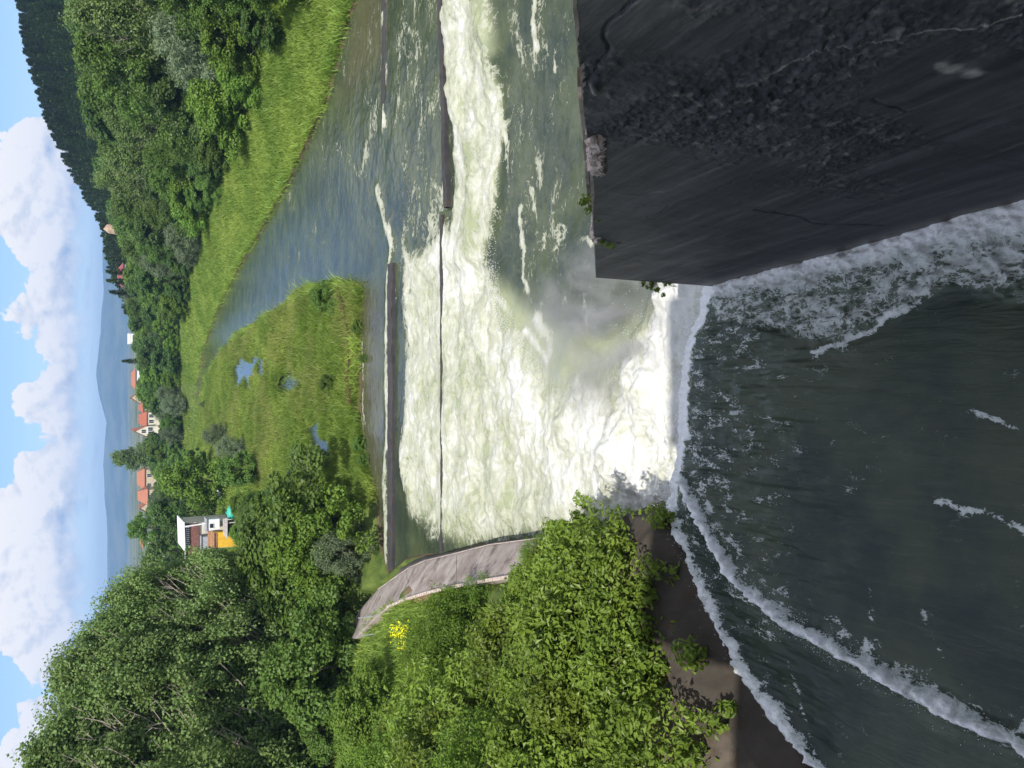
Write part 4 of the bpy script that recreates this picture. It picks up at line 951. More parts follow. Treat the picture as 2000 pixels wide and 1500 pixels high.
# pines on the hill
def pines():
    r = random.Random(31); cnt = 0; pts = []
    tries = 0
    while len(pts) < 620 and tries < 30000:
        tries += 1
        y = r.uniform(262, 350); x = r.uniform(28, 175) * (y / 340)
        if any((x - a) ** 2 + (y - b) ** 2 < 4.4 for a, b in pts[-260:]): continue
        pts.append((x, y))
    X = np.array([p[0] for p in pts]); Y = np.array([p[1] for p in pts]); Zg = ground_z(X, Y)
    skyline = ([-200, 0, 100, 230, 330, 430, 540, 590], [5, 30, 45, 85, 130, 188, 214, 238])
    out = []
    for x, y, z in zip(X, Y, Zg):
        a, b = survey(x, y, z + 10); lim = np.interp(b, *skyline)
        h = 10 * r.uniform(.8, 1.12)
        tl = top_at(lim + r.uniform(-2, 7), x, y)
        if z + h > tl: h = tl - z
        if h < 4.5: continue
        da = np.interp(b, *DECID_TOP); out.append((a - da, x, y, z, h))
    out.sort(); vis = out[:285]; rest = out[285:]
    for _, x, y, z, h in vis:
        me, tm = r.choice(PINES); e = empty('pine_tree', (x, y, z), r.uniform(0, 6), 'dark conical pine in the close pine wood on the hilltop', 'tree', 'pines on the hill'); e.scale = (h / 10 * r.uniform(1.05, 1.6),) * 2 + (h / 10,)
        link('trunk', tm, None, e); link('needles', me, None, e)
    Vs = []; Fs = []; lv = []; off = 0
    me = PINES[0][0]; n = len(me.vertices); co = np.empty(n * 3, np.float32); me.vertices.foreach_get('co', co); co = co.reshape(-1, 3); l0 = np.empty(n, np.float32); me.attributes['lv'].data.foreach_get('value', l0)
    for _, x, y, z, h in rest:
        a = r.uniform(0, 6); c, s = math.cos(a), math.sin(a); k = h / 10; R = np.array([[c, -s, 0], [s, c, 0], [0, 0, 1]])
        Vs.append((co @ R.T) * k + np.array([x, y, z])); lv.append(l0)
    if Vs:
        V = np.concatenate(Vs); tag(link('pine_wood', mesh_np('pine_wood', V, np.arange(len(V)).reshape(-1, 3), {'lv': np.concatenate(lv)}, smooth=False), M['pine_needle']), 'dark mass of pines lower on the hillside behind the bank trees', 'pine wood', kind='stuff')
    # conifers that stand out
    for b, Y, top, lab in ((705, 240, 238, 'single dark conifer standing beside the long orange roof'), (505, 232, 205, 'dark pine at the end of the pine hill next to the maroon roof'), (530, 228, 207, 'slim pine between the hill end and the maroon roof'), (548, 226, 208, 'slim pine just before the maroon roof'), (570, 224, 214, 'small dark pine at the lower end of the hill skyline'), (600, 245, 245, 'low dark pine in the gap below the blue hills')):
        x, zt = vp(top, b, Y); z = gz(x, Y); h = zt - z; me, tm = r.choice(PINES); e = empty('pine_tree', (x, Y, z), 0, lab, 'tree'); e.scale = (h / 10 * .8, h / 10 * .8, h / 10); link('trunk', tm, None, e); link('needles', me, None, e)
pines()

# grass
def blades(name, X, Y, h, w, mat, label, bend=0.5, z=None, cat='grass'):
    n = len(X); Z = ground_z(X, Y) if z is None else z
    a = rng.uniform(0, 2 * PI, n); dx = np.cos(a); dy = np.sin(a); hh = h * rng.uniform(.45, 1.2, n) * (0.45 + 1.1 * fbm(X * .9, Y * .9, 3, 71)); ww = w * rng.uniform(.5, 1.5, n)
    lean = rng.normal(0, bend, (n, 2)) * hh[:, None]
    b = np.c_[X, Y, Z - 0.03]; s = np.c_[dx * ww, dy * ww, np.zeros(n)]
    m = b + np.c_[lean * .4, hh * .6]; tp = b + np.c_[lean, hh]
    V = np.stack([b - s, b + s, m + s * .8, tp, m - s * .8], 1).reshape(-1, 3); q = np.arange(n)[:, None] * 5
    lv = np.clip((fbm(X * .35, Y * .2, 4, 88) - .5) * 2.2 + (vnoise(X * 1.6, Y * 1.2, 89) - .5) * .5 + .42 + rng.uniform(-.3, .3, n), 0, 1)
    # quads only: body, and tip as a degenerate-free quad split
    Fq = np.concatenate([q + np.array([0, 1, 2, 4])]); Ft = q + np.array([4, 2, 3])
    me = bpy.data.meshes.new(name); me.vertices.add(len(V)); me.vertices.foreach_set('co', V.astype(np.float32).ravel())
    idx = np.concatenate([Fq.ravel(), Ft.ravel()]).astype(np.int32); me.loops.add(len(idx)); me.loops.foreach_set('vertex_index', idx)
    me.polygons.add(2 * n); me.polygons.foreach_set('loop_start', np.concatenate([np.arange(n) * 4, 4 * n + np.arange(n) * 3]).astype(np.int32))
    at = me.attributes.new('lv', 'FLOAT', 'POINT'); at.data.foreach_set('value', np.repeat(lv, 5).astype(np.float32)); me.update(calc_edges=True)
    return tag(link(name, me, mat), label, cat, kind='stuff')

def scatter(n, xr, yr, fn, power=1.0):
    X = rng.uniform(*xr, n); Y = yr[0] * np.exp(rng.uniform(0, 1, n) * math.log(yr[1] / yr[0])); k = fn(X, Y); return X[k], Y[k]

def grasses():
    RTP = np.vstack([RT, [(-20, 186), (-20, 182), (-9, 181)], RIVER[:11][::-1]])
    d = lambda X, Y: sdist(X, Y, RIVER)
    X, Y = scatter(420000, (0, 40), (40, 185), lambda X, Y: (d(X, Y) > -0.25) & (d(X, Y) < 12.5) & (X > np.interp(Y, [40, 160, 185], [18, 5, -6])))
    blades('grass', X, Y, 0.50, 0.034, M['grass_blade'], 'bright green grass and weeds on the steep bank below the wooded slope')
    X, Y = scatter(160000, (-13, 34), (42, 182), lambda X, Y: (np.abs(d(X, Y) - 0.15) < 0.45) & ((Y > 50) | (X > 0)) & (fbm(X * .7, Y * .5, 3, 55) > 0.42))
    blades('bank_reeds', X, Y, 0.95, 0.035, M['grass_blade'], 'tall ragged grass overhanging the water along both banks of the far channel', 0.55)
    def pondless(X, Y):
        k = np.ones(len(X), bool)
        for P in PONDS:
            c = P.mean(0); rx = np.ptp(P[:, 0]) / 2; ry = np.ptp(P[:, 1]) / 2
            k &= (((X - c[0]) / rx) ** 2 + ((Y - c[1]) / ry) ** 2 + (fbm(X * .55, Y * .28, 4, 63) - 0.5) * 4.2 > 0.8) | (rng.uniform(0, 1, len(X)) > 0.93)
        return k
    X, Y = scatter(460000, (-13, 9), (45.5, 178), lambda X, Y: (sdist(X, Y, ISLAND) < 0.3) & (d(X, Y) > -0.1) & pondless(X, Y))
    blades('marsh_grass', X, Y, 0.50, 0.032, M['grass_blade'], 'lush green marsh grass covering the low peninsula', 0.45)
    X, Y = scatter(60000, (-13, 9), (47, 150), lambda X, Y: (sdist(X, Y, ISLAND) < 0.2) & (fbm(X * .22, Y * .12, 3, 99) > 0.54) & pondless(X, Y))
    blades('reeds', X, Y, 0.85, 0.024, M['reed_blade'], 'pale yellowish reeds standing among the marsh grass', 0.35, cat='reeds')
    X, Y = scatter(90000, (-24, -3), (17, 60), lambda X, Y: (d(X, Y) > 2.2) & (sdist(X, Y, ISLAND) > 0.5) & (seg_dist(X, Y, WALLLINE) > 1.2) & (fbm(X * .5, Y * .5, 3, 41) > 0.40))
    X2, Y2 = scatter(120000, (-40, -6), (58, 200), lambda X, Y: (d(X, Y) > 1.0) & (sdist(X, Y, ISLAND) > -0.5) & (X > -0.32 * Y))
    blades('meadow_grass', X2, Y2, 0.6, 0.05, M['grass_blade'], 'grass and weeds on the flat ground round the workshop')
    blades('bank_grass', X, Y, 0.38, 0.028, M['grass_blade'], 'patchy green grass behind the curved wall', 0.5)
grasses()

def marsh_details():
    # rusty fallen stalks along the marsh edge
    mb = MB(); r = random.Random(2); pts = []
    for a, b in ((664, 562), (672, 590), (680, 650), (681, 700), (684, 760), (692, 800)):
        x, y = gp(a, b, 0.5); pts.append((x, y, 0.55 + r.uniform(-.05, .1)))
    mb.tube(pts, [.02, .045, .05, .045, .03, .015], 6)
    for i in range(70):
        k = r.uniform(0, 4.99); j = int(k); p = Vector(pts[j]).lerp(Vector(pts[j + 1]), k - j); mb.tube([p, p + Vector((r.uniform(-.9, .9), r.uniform(-.5, .5), r.uniform(.05, .5)))], [.025, .006], 4)
    tag(mb.build('fallen_branch', M['rust_stalk']), 'long rust-brown dead branch lying along the marsh edge', 'branch')
    for a, b, Y, top, lab in ((640, 580, None, 2.0, 'small green bush on the river corner of the marsh'), (655, 750, None, 1.1, 'dark low bush in the reeds at mid marsh'), (640, 905, None, 1.8, 'leafy bush at the inland end of the marsh edge')):
        x, y = gp(a, b, 0.6); plant('vineD', x, y, gz(x, y) + top, lab, 'shrub', None, 'leafy_shrub', wide=0.9)
    for a, b, s in ((700, 640, .5), (708, 700, .35), (706, 870, .6), (712, 900, .5)):
        x, y = gp(a, b, 0.2); plant('vineD', x, y, None, 'small dark tuft of leaves standing in the shallow water off the marsh', 'plant', 'tufts in the shallows off the marsh', 'water_plant', z=-0.05, scale=s * .35)
marsh_details()

# ------------------------------------------------------------------ buildings
def house(name, b0, b1, a_eave, a_ridge, Y, wall, roof, label, ground=None, gable=False, depth=8.0, wins=(), flat=False, chim=0, cat='house'):
    x0, ze = vp(a_eave, b1, Y); x1, _ = vp(a_eave, b0, Y); _, zr = vp(a_ridge, b0, Y); zb = gz((x0 + x1) / 2, Y) if ground is None else ground
    w = x1 - x0; cx = (x0 + x1) / 2; root = empty(name, (cx, Y, zb), 0, label, cat); h = ze - zb; rh = max(zr - ze, 0.2)
    mb = MB(); mb.box(-w / 2, w / 2, 0, depth, -1.5, h)
    if gable: mb.add([(-w / 2, 0, h), (w / 2, 0, h), (0, 0, h + rh), (-w / 2, depth, h), (w / 2, depth, h), (0, depth, h + rh)], [(0, 1, 2), (4, 3, 5)])
    mb.build('wall', M[wall], root)
    rb = MB(); o = 0.35; th = 0.18
    if flat: rb.box(-w / 2 - .1, w / 2 + .1, -.1, depth + .1, h + .003, h + rh)
    elif gable:
        for s in (-1, 1):
            rb.add([(0, -o, h + rh + .01), (s * (w / 2 + o), -o, h - o * rh / (w / 2) + .01), (s * (w / 2 + o), depth + o, h - o * rh / (w / 2) + .01), (0, depth + o, h + rh + .01)] + [(0, -o, h + rh + th), (s * (w / 2 + o), -o, h - o * rh / (w / 2) + th), (s * (w / 2 + o), depth + o, h - o * rh / (w / 2) + th), (0, depth + o, h + rh + th)],
                   [(0, 1, 2, 3), (4, 7, 6, 5), (0, 4, 5, 1), (1, 5, 6, 2), (2, 6, 7, 3), (3, 7, 4, 0)])
    else:
        k = min(w * 0.18, 2.0)
        vs = [(-w / 2 - o, -o, h), (w / 2 + o, -o, h), (w / 2 + o, depth + o, h), (-w / 2 - o, depth + o, h), (-w / 2 + k, depth / 2, h + rh), (w / 2 - k, depth / 2, h + rh)]
        vs = [(x, y, z + .01) for x, y, z in vs] + [(x, y, z - .15) for x, y, z in vs[:4]]
        rb.add(vs, [(0, 1, 5, 4), (1, 2, 5), (2, 3, 4, 5), (3, 0, 4), (6, 9, 8, 7), (0, 6, 7, 1), (1, 7, 8, 2), (2, 8, 9, 3), (3, 9, 6, 0)])
    ro = rb.build('roof', M[roof], root)
    for i in range(chim):
        c = MB(); c.box(w * .15 - .3, w * .15 + .3, depth * .4, depth * .4 + .6, h + rh * .4, h + rh + .8); c.build('chimney', M['red_tile'], ro)
    for (fx, fz, ww, hh) in wins:
        X = -w / 2 + fx * w; Z = fz * h; f = MB(); f.box(X - ww / 2 - .08, X + ww / 2 + .08, -.06, 0.05, Z - hh / 2 - .08, Z + hh / 2 + .08); fo = f.build('window', M['white_plaster'], root)
        g = MB(); g.box(X - ww / 2, X - .03, -.075, -.063, Z - hh / 2, Z + hh / 2); g.box(X + .03, X + ww / 2, -.075, -.063, Z - hh / 2, Z + hh / 2); g.build('pane', M['glass_dark'], fo)
    return root

def houses():
    hm = house('house', 833, 852, 283, 262, 262, 'cream_plaster', 'orange_tile', 'gabled part of the cream house with a steep orange roof above the trees', gable=True, depth=9, wins=((.3, .62, 1.1, 1.3), (.72, .62, 1.1, 1.3), (.5, 1.08, 1.0, 1.2)), chim=1, ground=4)
    house('house', 806, 832.5, 286, 271, 264, 'cream_plaster', 'red_tile', 'cream house wing with a broad red roof, joined to the gabled part', depth=9, wins=((.35, .62, 1.0, 1.3), (.75, .62, 1.0, 1.3)), ground=4)
    house('house', 516, 556, 240, 229, 238, 'white_plaster', 'maroon_sheet', 'long low house with a maroon roof at the end of the pine hill', depth=7, wins=((.2, .7, 1, 1), (.5, .7, 1, 1), (.8, .7, 1, 1)), ground=6)
    house('building', 652, 671, 255, 249, 290, 'white_plaster', 'white_plaster', 'small white flat-roofed block on the skyline of the far wood', flat=True, wins=((.3, .85, 1.2, 1.0), (.7, .85, 1.2, 1.0)), cat='building')
    house('house', 637, 648, 268, 262, 262, 'cream_plaster', 'orange_tile', 'tiny cream house front peeping out of the far wood beside the white block', gable=True, wins=((.5, .8, 1, 1),), depth=6)
    house('house', 722, 758, 264, 256, 268, 'white_plaster', 'orange_tile', 'long house with a straight orange roof beside the single conifer', depth=8, wins=((.15, .75, 1, 1), (.45, .75, 1, 1), (.8, .75, 1, 1)))
    house('house', 768, 786, 268, 254, 275, 'beige_plaster', 'orange_tile', 'small house with a pointed orange roof between the long roof and the cream house', gable=True, depth=7, wins=((.5, .8, 1, 1),))
    house('house', 789, 804, 279, 271, 270, 'beige_plaster', 'red_tile', 'low red-roofed annex next to the cream house', depth=6, wins=((.5, .8, 1, 1),))
    house('house', 918, 955, 282, 268, 262, 'beige_plaster', 'orange_tile', 'wide beige house with an orange roof beside the slender poplar', depth=9, wins=((.2, .8, 1, 1.1), (.7, .8, 1, 1.1)))
    house('house', 957, 984, 288, 269, 250, 'beige_plaster', 'orange_tile', 'beige house with a hipped orange roof half hidden by trees, next to the wide one', depth=8, wins=((.5, .85, 1, 1.1),))
    house('house', 985, 1000, 284, 272, 255, 'beige_plaster', 'orange_tile', 'pointed orange roof showing between dark trees above the workshop', gable=True, depth=7, wins=((.5, .85, .8, .8),))
    house('house', 1046, 1070, 279, 273, 225, 'white_plaster', 'orange_tile', 'white two-storey house with small dark windows beside the big poplars', depth=8, wins=((.35, .92, 1.0, 1.0), (.7, .92, 1.0, 1.0), (.35, .62, 1.0, 1.0), (.7, .62, 1.0, 1.0)), ground=3)
    # rock outcrop on the hill
    x, zt = vp(203, 445, 240); z = gz(x, 240) - 1; mb = MB(); r = np.random.default_rng(3)
    bpts = []
    nn = 9; P = r.normal(size=(60, 3)); P = unit(P) * r.uniform(.75, 1.1, (60, 1)) * np.array([2.6, 2.0, (zt - z)])
    bm = bmesh.new(); [bm.verts.new(p) for p in P]; bmesh.ops.convex_hull(bm, input=bm.verts); me = bpy.data.meshes.new('rock'); bm.to_mesh(me); bm.free()
    tag(link('rock_outcrop', me, M['tan_rock'], None, (x, 240, z)), 'bare tan rock outcrop at the foot of the pine hill', 'rock')
houses()

def yard():
    Y = 100.0
    X = lambda b, y=Y: vp(400, b, y)[0]
    Z = lambda a, y=Y: vp(a, 750, y)[1]
    root = empty('workshop', (X(1040), Y, 0), 0, 'open workshop with a white roof, slatted gable and brown board wall among the trees', 'building')
    ox, oy = root.location.x, Y
    def part(name, mat, fn, par=root):
        mb = MB(); fn(mb); o = mb.build(name, M[mat], par); return o
    x0, x1 = X(1066) - ox, X(1020) - ox
    zt = Z(353) - .5; ze = Z(362); zm = Z(384); zb = Z(440)
    def roof(mb):
        for zz in (0.0,):
            mb.add([(x0 - .3, -.5, ze + .02), (x1 + .3, -.5, ze + .12), (x1 + .3, 5, zt + .5), (x0 - .3, 5, zt + .4), (x0 - .3, -.5, ze + .14), (x1 + .3, -.5, ze + .24), (x1 + .3, 5, zt + .62), (x0 - .3, 5, zt + .52)], [(0, 3, 2, 1), (4, 5, 6, 7), (0, 1, 5, 4), (1, 2, 6, 5), (2, 3, 7, 6), (3, 0, 4, 7)])
    part('roof', 'white_sheet', roof)
    part('wall', 'cream_plaster', lambda mb: mb.box(x0, x1, 0.4, 5, -1, ze - .02))
    part('board_wall', 'brown_board', lambda mb: mb.box(x0 - .9, x1 - .1, 0.1, 0.38, zm - .25, zm + .75))
    def slats(mb):
        for i in range(11): mb.box(x0 + .1 + i * (x1 - x0 - .2) / 11, x0 + .1 + i * (x1 - x0 - .2) / 11 + .11, 0.12, 0.25, zm + .8, ze - .05)
    part('slats', 'white_sheet', slats)
    part('shade_panel', 'painted_shade', lambda mb: mb.box(x0 + .05, x1 - .05, 0.3, 0.395, zm + .78, ze - .03))  # near-black panel painted as the shade behind the slats
    part('lower_shed', 'grey_sheet', lambda mb: (mb.box(x0 - .3, x0 + 1.2, -.6, 0.08, 2.2, zm - .5), mb.box(x0 - .45, x0 + 1.35, -.75, 0.2, zm - .48, zm - .38)))
    part('beam', 'weathered_plank', lambda mb: mb.box(x0 - 2.4, x0 - .32, -.3, -.18, ze - .02, ze + .1))
    p = MB(); px, _ = X(1018), 0; p.tube([(X(1012), Y - 1.2, 0.3), (X(1023), Y - 1.2, Z(352))], 0.09, 8); tag(p.build('pole', M['white_sheet']), 'tall white slightly leaning pole in front of the workshop', 'pole')
    # yellow hut
    h = empty('yellow_hut', (X(1048), Y - 3, 0), 0, 'small yellow painted hut with a rusty sheet roof in front of the workshop', 'hut'); w = (X(1033) - X(1063)) / 2 * .97; z0 = gz(X(1048), Y - 3); a1 = Z(419, Y - 3); a0 = Z(440, Y - 3)
    part('wall', 'yellow_paint', lambda mb: mb.box(-w, w, 0, 1.6, min(z0, a0) - .3, a1), h)
    part('roof', 'rusty_sheet', lambda mb: mb.add([(-w - .12, -.15, a1 + .003), (w + .12, -.15, a1 + .003), (w + .12, 1.75, a1 + .5), (-w - .12, 1.75, a1 + .5), (-w - .12, -.15, a1 + .10), (w + .12, -.15, a1 + .10), (w + .12, 1.75, a1 + .60), (-w - .12, 1.75, a1 + .60)], [(0, 3, 2, 1), (4, 5, 6, 7), (0, 1, 5, 4), (1, 2, 6, 5), (2, 3, 7, 6), (3, 0, 4, 7)]), h)
    part('board_band', 'rusty_sheet', lambda mb: mb.box(-w + .02, w - .02, -.03, -.003, a1 - .35, a1 - .01), h)
    # white cabin
    c = empty('white_cabin', (X(1021), Y - 2, 0), 0, 'white cabin with a dark window beside the leaning pole', 'cabin'); w = (X(1010) - X(1032)) / 2; a1 = Z(404, Y - 2); a0 = Z(428, Y - 2)
    part('wall', 'white_sheet', lambda mb: mb.box(-w, w, 0, 1.6, a0 - .05, a1), c)
    wo = part('window', 'white_plaster', lambda mb: mb.box(-w * .6, w * .35, -.05, 0.02, a0 + .55, a1 - .25), c); part('pane', 'glass_dark', lambda mb: mb.box(-w * .5, w * .25, -.07, -.052, a0 + .63, a1 - .33), wo)
    part('roof', 'grey_sheet', lambda mb: mb.box(-w - .15, w + .15, -.2, 1.75, a1 + .003, a1 + .12), c)
    # open lean-to with planks
    l = empty('lean_to', (X(1026), Y - 4, 0), 0, 'low dark lean-to with weathered planks stacked on its roof', 'shed'); w = (X(1013) - X(1040)) / 2; a1 = Z(444, Y - 4); z0 = Z(464, Y - 4)
    part('back', 'painted_shade', lambda mb: mb.box(-w, w, 0.3, 1.6, z0 - .5, a1), l)  # solid near-black box painted as the shaded inside of the lean-to
    for sx in (-w, w - .12): part('post', 'weathered_plank', lambda mb: mb.box(sx, sx + .12, -.1, 0.02, z0 - .5, a1), l)
    def pl(mb):
        for i in range(7): mb.box(-w - .3 + i * .07, w + .55 - i * .05, -.25 + i * .22, -.06 + i * .22, a1 + .003 + i * .045, a1 + .06 + i * .05, 0.06 * ((i % 3) - 1), (0, 0, 0))
    part('plank_roof', 'weathered_plank', pl, l)
    # turquoise tank
    q = empty('water_tank', (X(997), Y - 3, 0), 0, 'turquoise rounded water tank partly hidden by leaves beside the lean-to', 'tank'); zc = (Z(443, Y - 3) + Z(462, Y - 3)) / 2; rr = (Z(443, Y - 3) - Z(462, Y - 3)) / 2
    tb = MB(); n = 7; tb.tube([(0, 0, zc - rr * 1.0), (0, 0, zc - rr * .9), (0, 0, zc + rr * .55), (0, 0, zc + rr * .85), (0, 0, zc + rr)], [.72, .78, .78, .55, .15], 18); tb.build('body', M['turquoise_paint'], q, smooth=True)
    lid = MB(); lid.tube([(0, 0, zc + rr + .003), (0, 0, zc + rr + .12)], .16, 12); lid.build('lid', M['turquoise_paint'], q)
    # little roof further right
    s = empty('garden_shed', (X(968, 112), 112, 0), 0, 'tiny shed with a dark roof and white end in the trees above the turquoise tank', 'shed'); a1 = Z(402, 112); a0 = Z(416, 112)
    part('wall', 'white_sheet', lambda mb: mb.box(-.7, .7, 0, 2, a0 - 1.2, a1 - .2), s); part('roof', 'dark_roof', lambda mb: mb.add([(-.95, -.2, a1 - .2), (.95, -.2, a1 - .2), (.95, 1.1, a1 + .3), (-.95, 1.1, a1 + .3), (.95, 2.3, a1 - .2), (-.95, 2.3, a1 - .2)], [(0, 1, 2, 3), (3, 2, 4, 5), (0, 3, 5), (1, 4, 2), (0, 5, 4, 1)]), s)
yard()

# ------------------------------------------------------------------ air
def haze():
    mb = MB(); mb.box(-9000, 9000, -2500, 8600, -11, 215)
    t = NT('haze_air'); v = t.n('ShaderNodeVolumePrincipled'); v.inputs['Color'].default_value = (0.36, 0.60, 1.0, 1); v.inputs['Density'].default_value = 0.00019; v.inputs['Anisotropy'].default_value = 0.0
    t.l(v.outputs[0], t.out.inputs['Volume']); tag(mb.build('haze', t.m), 'pale blue haze in front of the far hills', 'haze', kind='stuff')
haze()

def mist():
    x, y = gp(1170, 650, 1.0); mb = MB(); mb.box(-3.2, 3.0, -3.2, 4.2, 0.0, 3.0)
    t = NT('mist_air'); co = t.coord(); n = t.noise(t.coord((1, .6, 1)), 0.55, 5, 0.6, 1.2)
    gpn = t.n('ShaderNodeTexGradient', gradient_type='SPHERICAL'); mp = t.n('ShaderNodeMapping'); t.l(co, mp.inputs[0]); mp.inputs['Scale'].default_value = (1 / 3.2, 1 / 4.0, 1 / 2.8); t.l(mp.outputs[0], gpn.inputs[0])
    den = t.math('MULTIPLY', t.math('MULTIPLY', t.ss(n, 0.40, 0.70), gpn.outputs['Fac']), 1.5)
    v = t.n('ShaderNodeVolumePrincipled'); v.inputs['Color'].default_value = (0.99, 0.99, 0.99, 1); t.l(den, v.inputs['Density']); t.l(v.outputs[0], t.out.inputs['Volume'])
    o = mb.build('mist', t.m, None, (x, y, 0.55)); tag(o, 'thin white mist drifting off the foot of the fall beside the black wall', 'mist', kind='stuff')
mist()

# ------------------------------------------------------------------ sky and sun
SUN_EL = math.radians(50)
def world():
    w = bpy.data.worlds.new('World'); scene.world = w; w.use_nodes = True; T = w.node_tree; T.nodes.clear()
    class W(NT):
        def __init__(s): s.t = T
    t = W(); out = t.n('ShaderNodeOutputWorld'); bg = t.n('ShaderNodeBackground'); bg.inputs[1].default_value = 0.14; t.l(bg.outputs[0], out.inputs[0])
    sky = t.n('ShaderNodeTexSky', sky_type='NISHITA'); sky.sun_disc = False; sky.sun_elevation = SUN_EL; sky.sun_rotation = PI; sky.air_density = 1.0; sky.dust_density = 0.6; sky.ozone_density = 1.6; sky.altitude = 600
    tc = t.n('ShaderNodeTexCoord'); sep = t.n('ShaderNodeSeparateXYZ'); t.l(tc.outputs['Generated'], sep.inputs[0])
    x, y, z = sep.outputs
    az = t.math('DIVIDE', t.math('ARCTAN2', x, y), PI / 180); el = t.math('DIVIDE', t.math('ARCSINE', z), PI / 180)
    # cloud-field coordinates in degrees
    cv = t.n('ShaderNodeCombineXYZ'); t.l(az, cv.inputs[0]); t.l(t.math('MULTIPLY', el, 1.25), cv.inputs[1]); P = cv.outputs[0]
    n1 = t.noise(P, 0.28, 9, 0.58, 0.25); n2 = t.noise(P, 0.9, 8, 0.6, 0.2)
    off = t.n('ShaderNodeVectorMath', operation='ADD'); t.l(P, off.inputs[0]); off.inputs[1].default_value = (0.28, 0.55, 0); n1b = t.noise(off.outputs[0], 0.28, 9, 0.58, 0.25)
    n3 = t.noise(P, 2.6, 6, 0.6, 0.2)
    # height of the cloud tops along the horizon (degrees), from the surveyed skyline of cumulus
    tops = []
    for b, a in ((-400, 20), (0, 170), (150, 160), (215, 120), (235, 20), (300, -30), (400, -40), (470, 0), (500, 45), (560, 55), (600, 25), (640, 35), (680, 60), (730, 85), (755, 30), (790, 20), (820, 40), (860, 75), (890, 30), (930, 25), (960, -20), (1100, -60), (1250, -20), (1300, 20), (1330, 80), (1350, 85), (1375, 40), (1450, 0), (1560, -40), (1800, 0)):
        X, Y, Z = ray(a, b); tops.append((math.degrees(math.atan2(X, Y)), math.degrees(math.atan2(Z, math.hypot(X, Y)))))
    tops.sort(); ramp = t.n('ShaderNodeFloatCurve'); cu = ramp.mapping.curves[0]
    lo, hi = -40.0, 40.0; emax = 14.0
    pts = [((a - lo) / (hi - lo), min(max(e, 0) / emax, 1)) for a, e in tops]
    cu.points[0].location = (0, pts[0][1]); cu.points[1].location = (1, pts[-1][1])
    for p in pts: cu.points.new(*p)
    ramp.mapping.update(); t.put(ramp.inputs[1], t.math('DIVIDE', t.math('SUBTRACT', az, lo), hi - lo, clamp=True)); top = t.math('MULTIPLY', ramp.outputs[0], emax)
    billow = t.math('ADD', t.math('MULTIPLY', t.math('SUBTRACT', n1, 0.5), 5.0), t.math('MULTIPLY', t.math('SUBTRACT', n2, 0.5), 1.9))
    dtop = t.math('ADD', t.math('SUBTRACT', top, el), billow)
    m = t.ss(t.math('ADD', dtop, t.math('MULTIPLY', t.math('SUBTRACT', n3, 0.5), 0.7)), -0.02, 0.16)
    basen = t.math('ADD', el, t.math('MULTIPLY', t.math('SUBTRACT', n1, 0.5), 2.4))
    m = t.math('MULTIPLY', m, t.ss(basen, 1.9, 3.2))
    # faint low streaks and small low puffs
    sv = t.n('ShaderNodeCombineXYZ'); t.l(t.math('MULTIPLY', az, 0.30), sv.inputs[0]); t.l(t.math('MULTIPLY', el, 1.9), sv.inputs[1]); ns = t.noise(sv.outputs[0], 0.8, 7, 0.55, 0.2)
    st = t.math('MULTIPLY', t.ss(ns, 0.50, 0.66), t.math('MULTIPLY', t.ss(el, 0.8, 1.6), t.ss(el, 5.5, 3.0)))
    st = t.math('MULTIPLY', st, t.math('MULTIPLY', t.ss(az, -24.0, -14.0), t.ss(az, 16.0, 4.0)))
    m2 = t.math('MAXIMUM', m, t.math('MULTIPLY', st, 0.55))
    # higher sky, out of view: cumulus added to whiten and brighten the fill
    fill_m = t.math('MULTIPLY', t.ss(t.noise(P, 0.085, 7, 0.6, 0.3), 0.46, 0.58), t.ss(el, 11.0, 16.0)); m2 = t.math('MAXIMUM', m2, fill_m)
    relief = t.math('MULTIPLY', t.math('SUBTRACT', n1, n1b), 4.0)
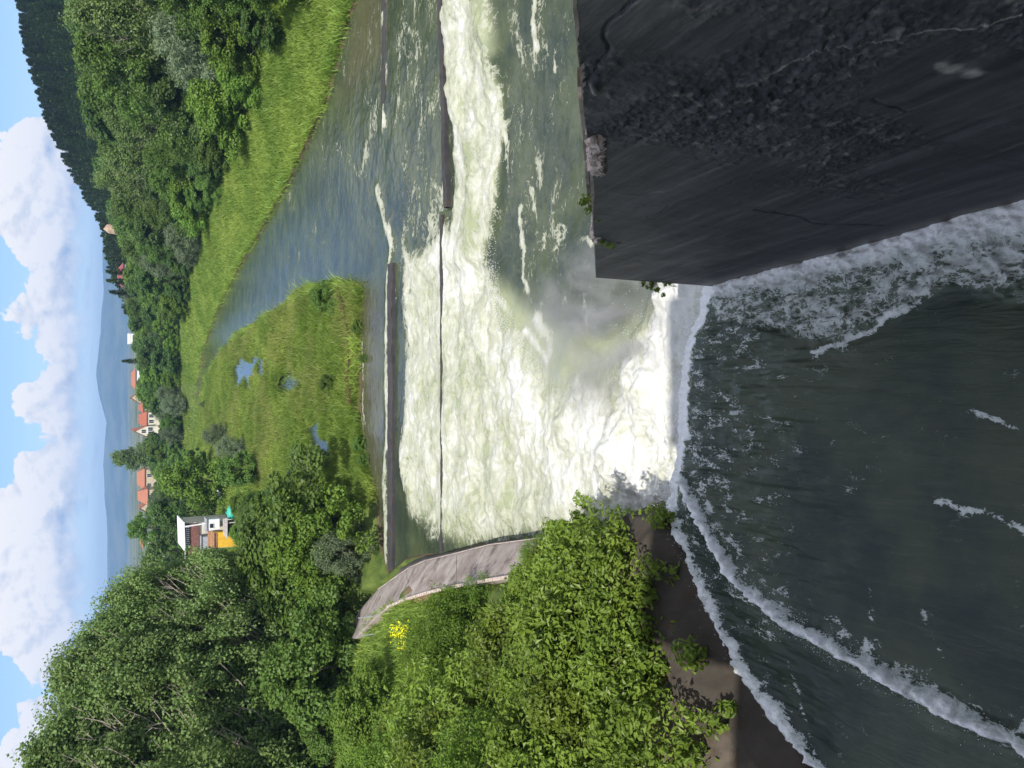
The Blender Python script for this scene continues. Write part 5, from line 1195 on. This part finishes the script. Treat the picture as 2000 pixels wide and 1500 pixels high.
    lit = t.math('ADD', t.math('ADD', t.ss(el, 2.2, 4.6, 0.38, 1.0), t.math('MULTIPLY', t.math('SUBTRACT', n2, 0.5), 0.8)), relief, clamp=True)
    cc = t.mix(lit, (2.4, 3.05, 4.2), (6.0, 5.8, 5.7))
    tint = t.n('ShaderNodeMix', data_type='RGBA', blend_type='MULTIPLY'); tint.inputs[0].default_value = 1.0; t.l(sky.outputs[0], tint.inputs[6]); tint.inputs[7].default_value = (0.63, 0.71, 0.90, 1)
    cc = t.mix(fill_m, cc, (10.5, 10.3, 10.1))  # added overhead clouds, made extra bright for fill light
    col = t.mix(t.math('MULTIPLY', m2, 0.96), tint.outputs[2], cc); t.l(col, bg.inputs[0])
world()

sd = bpy.data.lights.new('Sun', 'SUN'); sd.energy = 4.0; sd.angle = math.radians(0.53); sd.color = (1.0, 0.955, 0.88)
so = bpy.data.objects.new('Sun', sd); COL.objects.link(so)
trav = Vector((0.09, 1.0, -math.tan(SUN_EL))).normalized()
so.rotation_euler = trav.to_track_quat('-Z', 'Y').to_euler(); so.location = (0, -20, 60)

cd = bpy.data.cameras.new('Camera'); co = bpy.data.objects.new('Camera', cd); COL.objects.link(co)
cd.sensor_fit = 'HORIZONTAL'; cd.sensor_width = 36.0; cd.lens = 36.0 * FOC / 2000.0; cd.clip_start = 0.05; cd.clip_end = 30000
upv = Vector((0, SP, CP)); fwd = Vector((0, CP, -SP)); R = Matrix((-upv, Vector((1, 0, 0)), -fwd)).transposed()
co.matrix_world = Matrix.Translation((0, 0, CAMZ)) @ R.to_4x4()
scene.camera = co
scene.view_settings.view_transform = 'Standard'; scene.view_settings.look = 'None'; scene.view_settings.exposure = 0.38; scene.view_settings.gamma = 1.0
scene.cycles.max_bounces = 6; scene.cycles.diffuse_bounces = 2; scene.cycles.glossy_bounces = 2; scene.cycles.transmission_bounces = 3; scene.cycles.volume_bounces = 0; scene.cycles.transparent_max_bounces = 4
scene.cycles.volume_step_rate = 2.0; scene.cycles.volume_max_steps = 128
scene.cycles.use_denoising = True
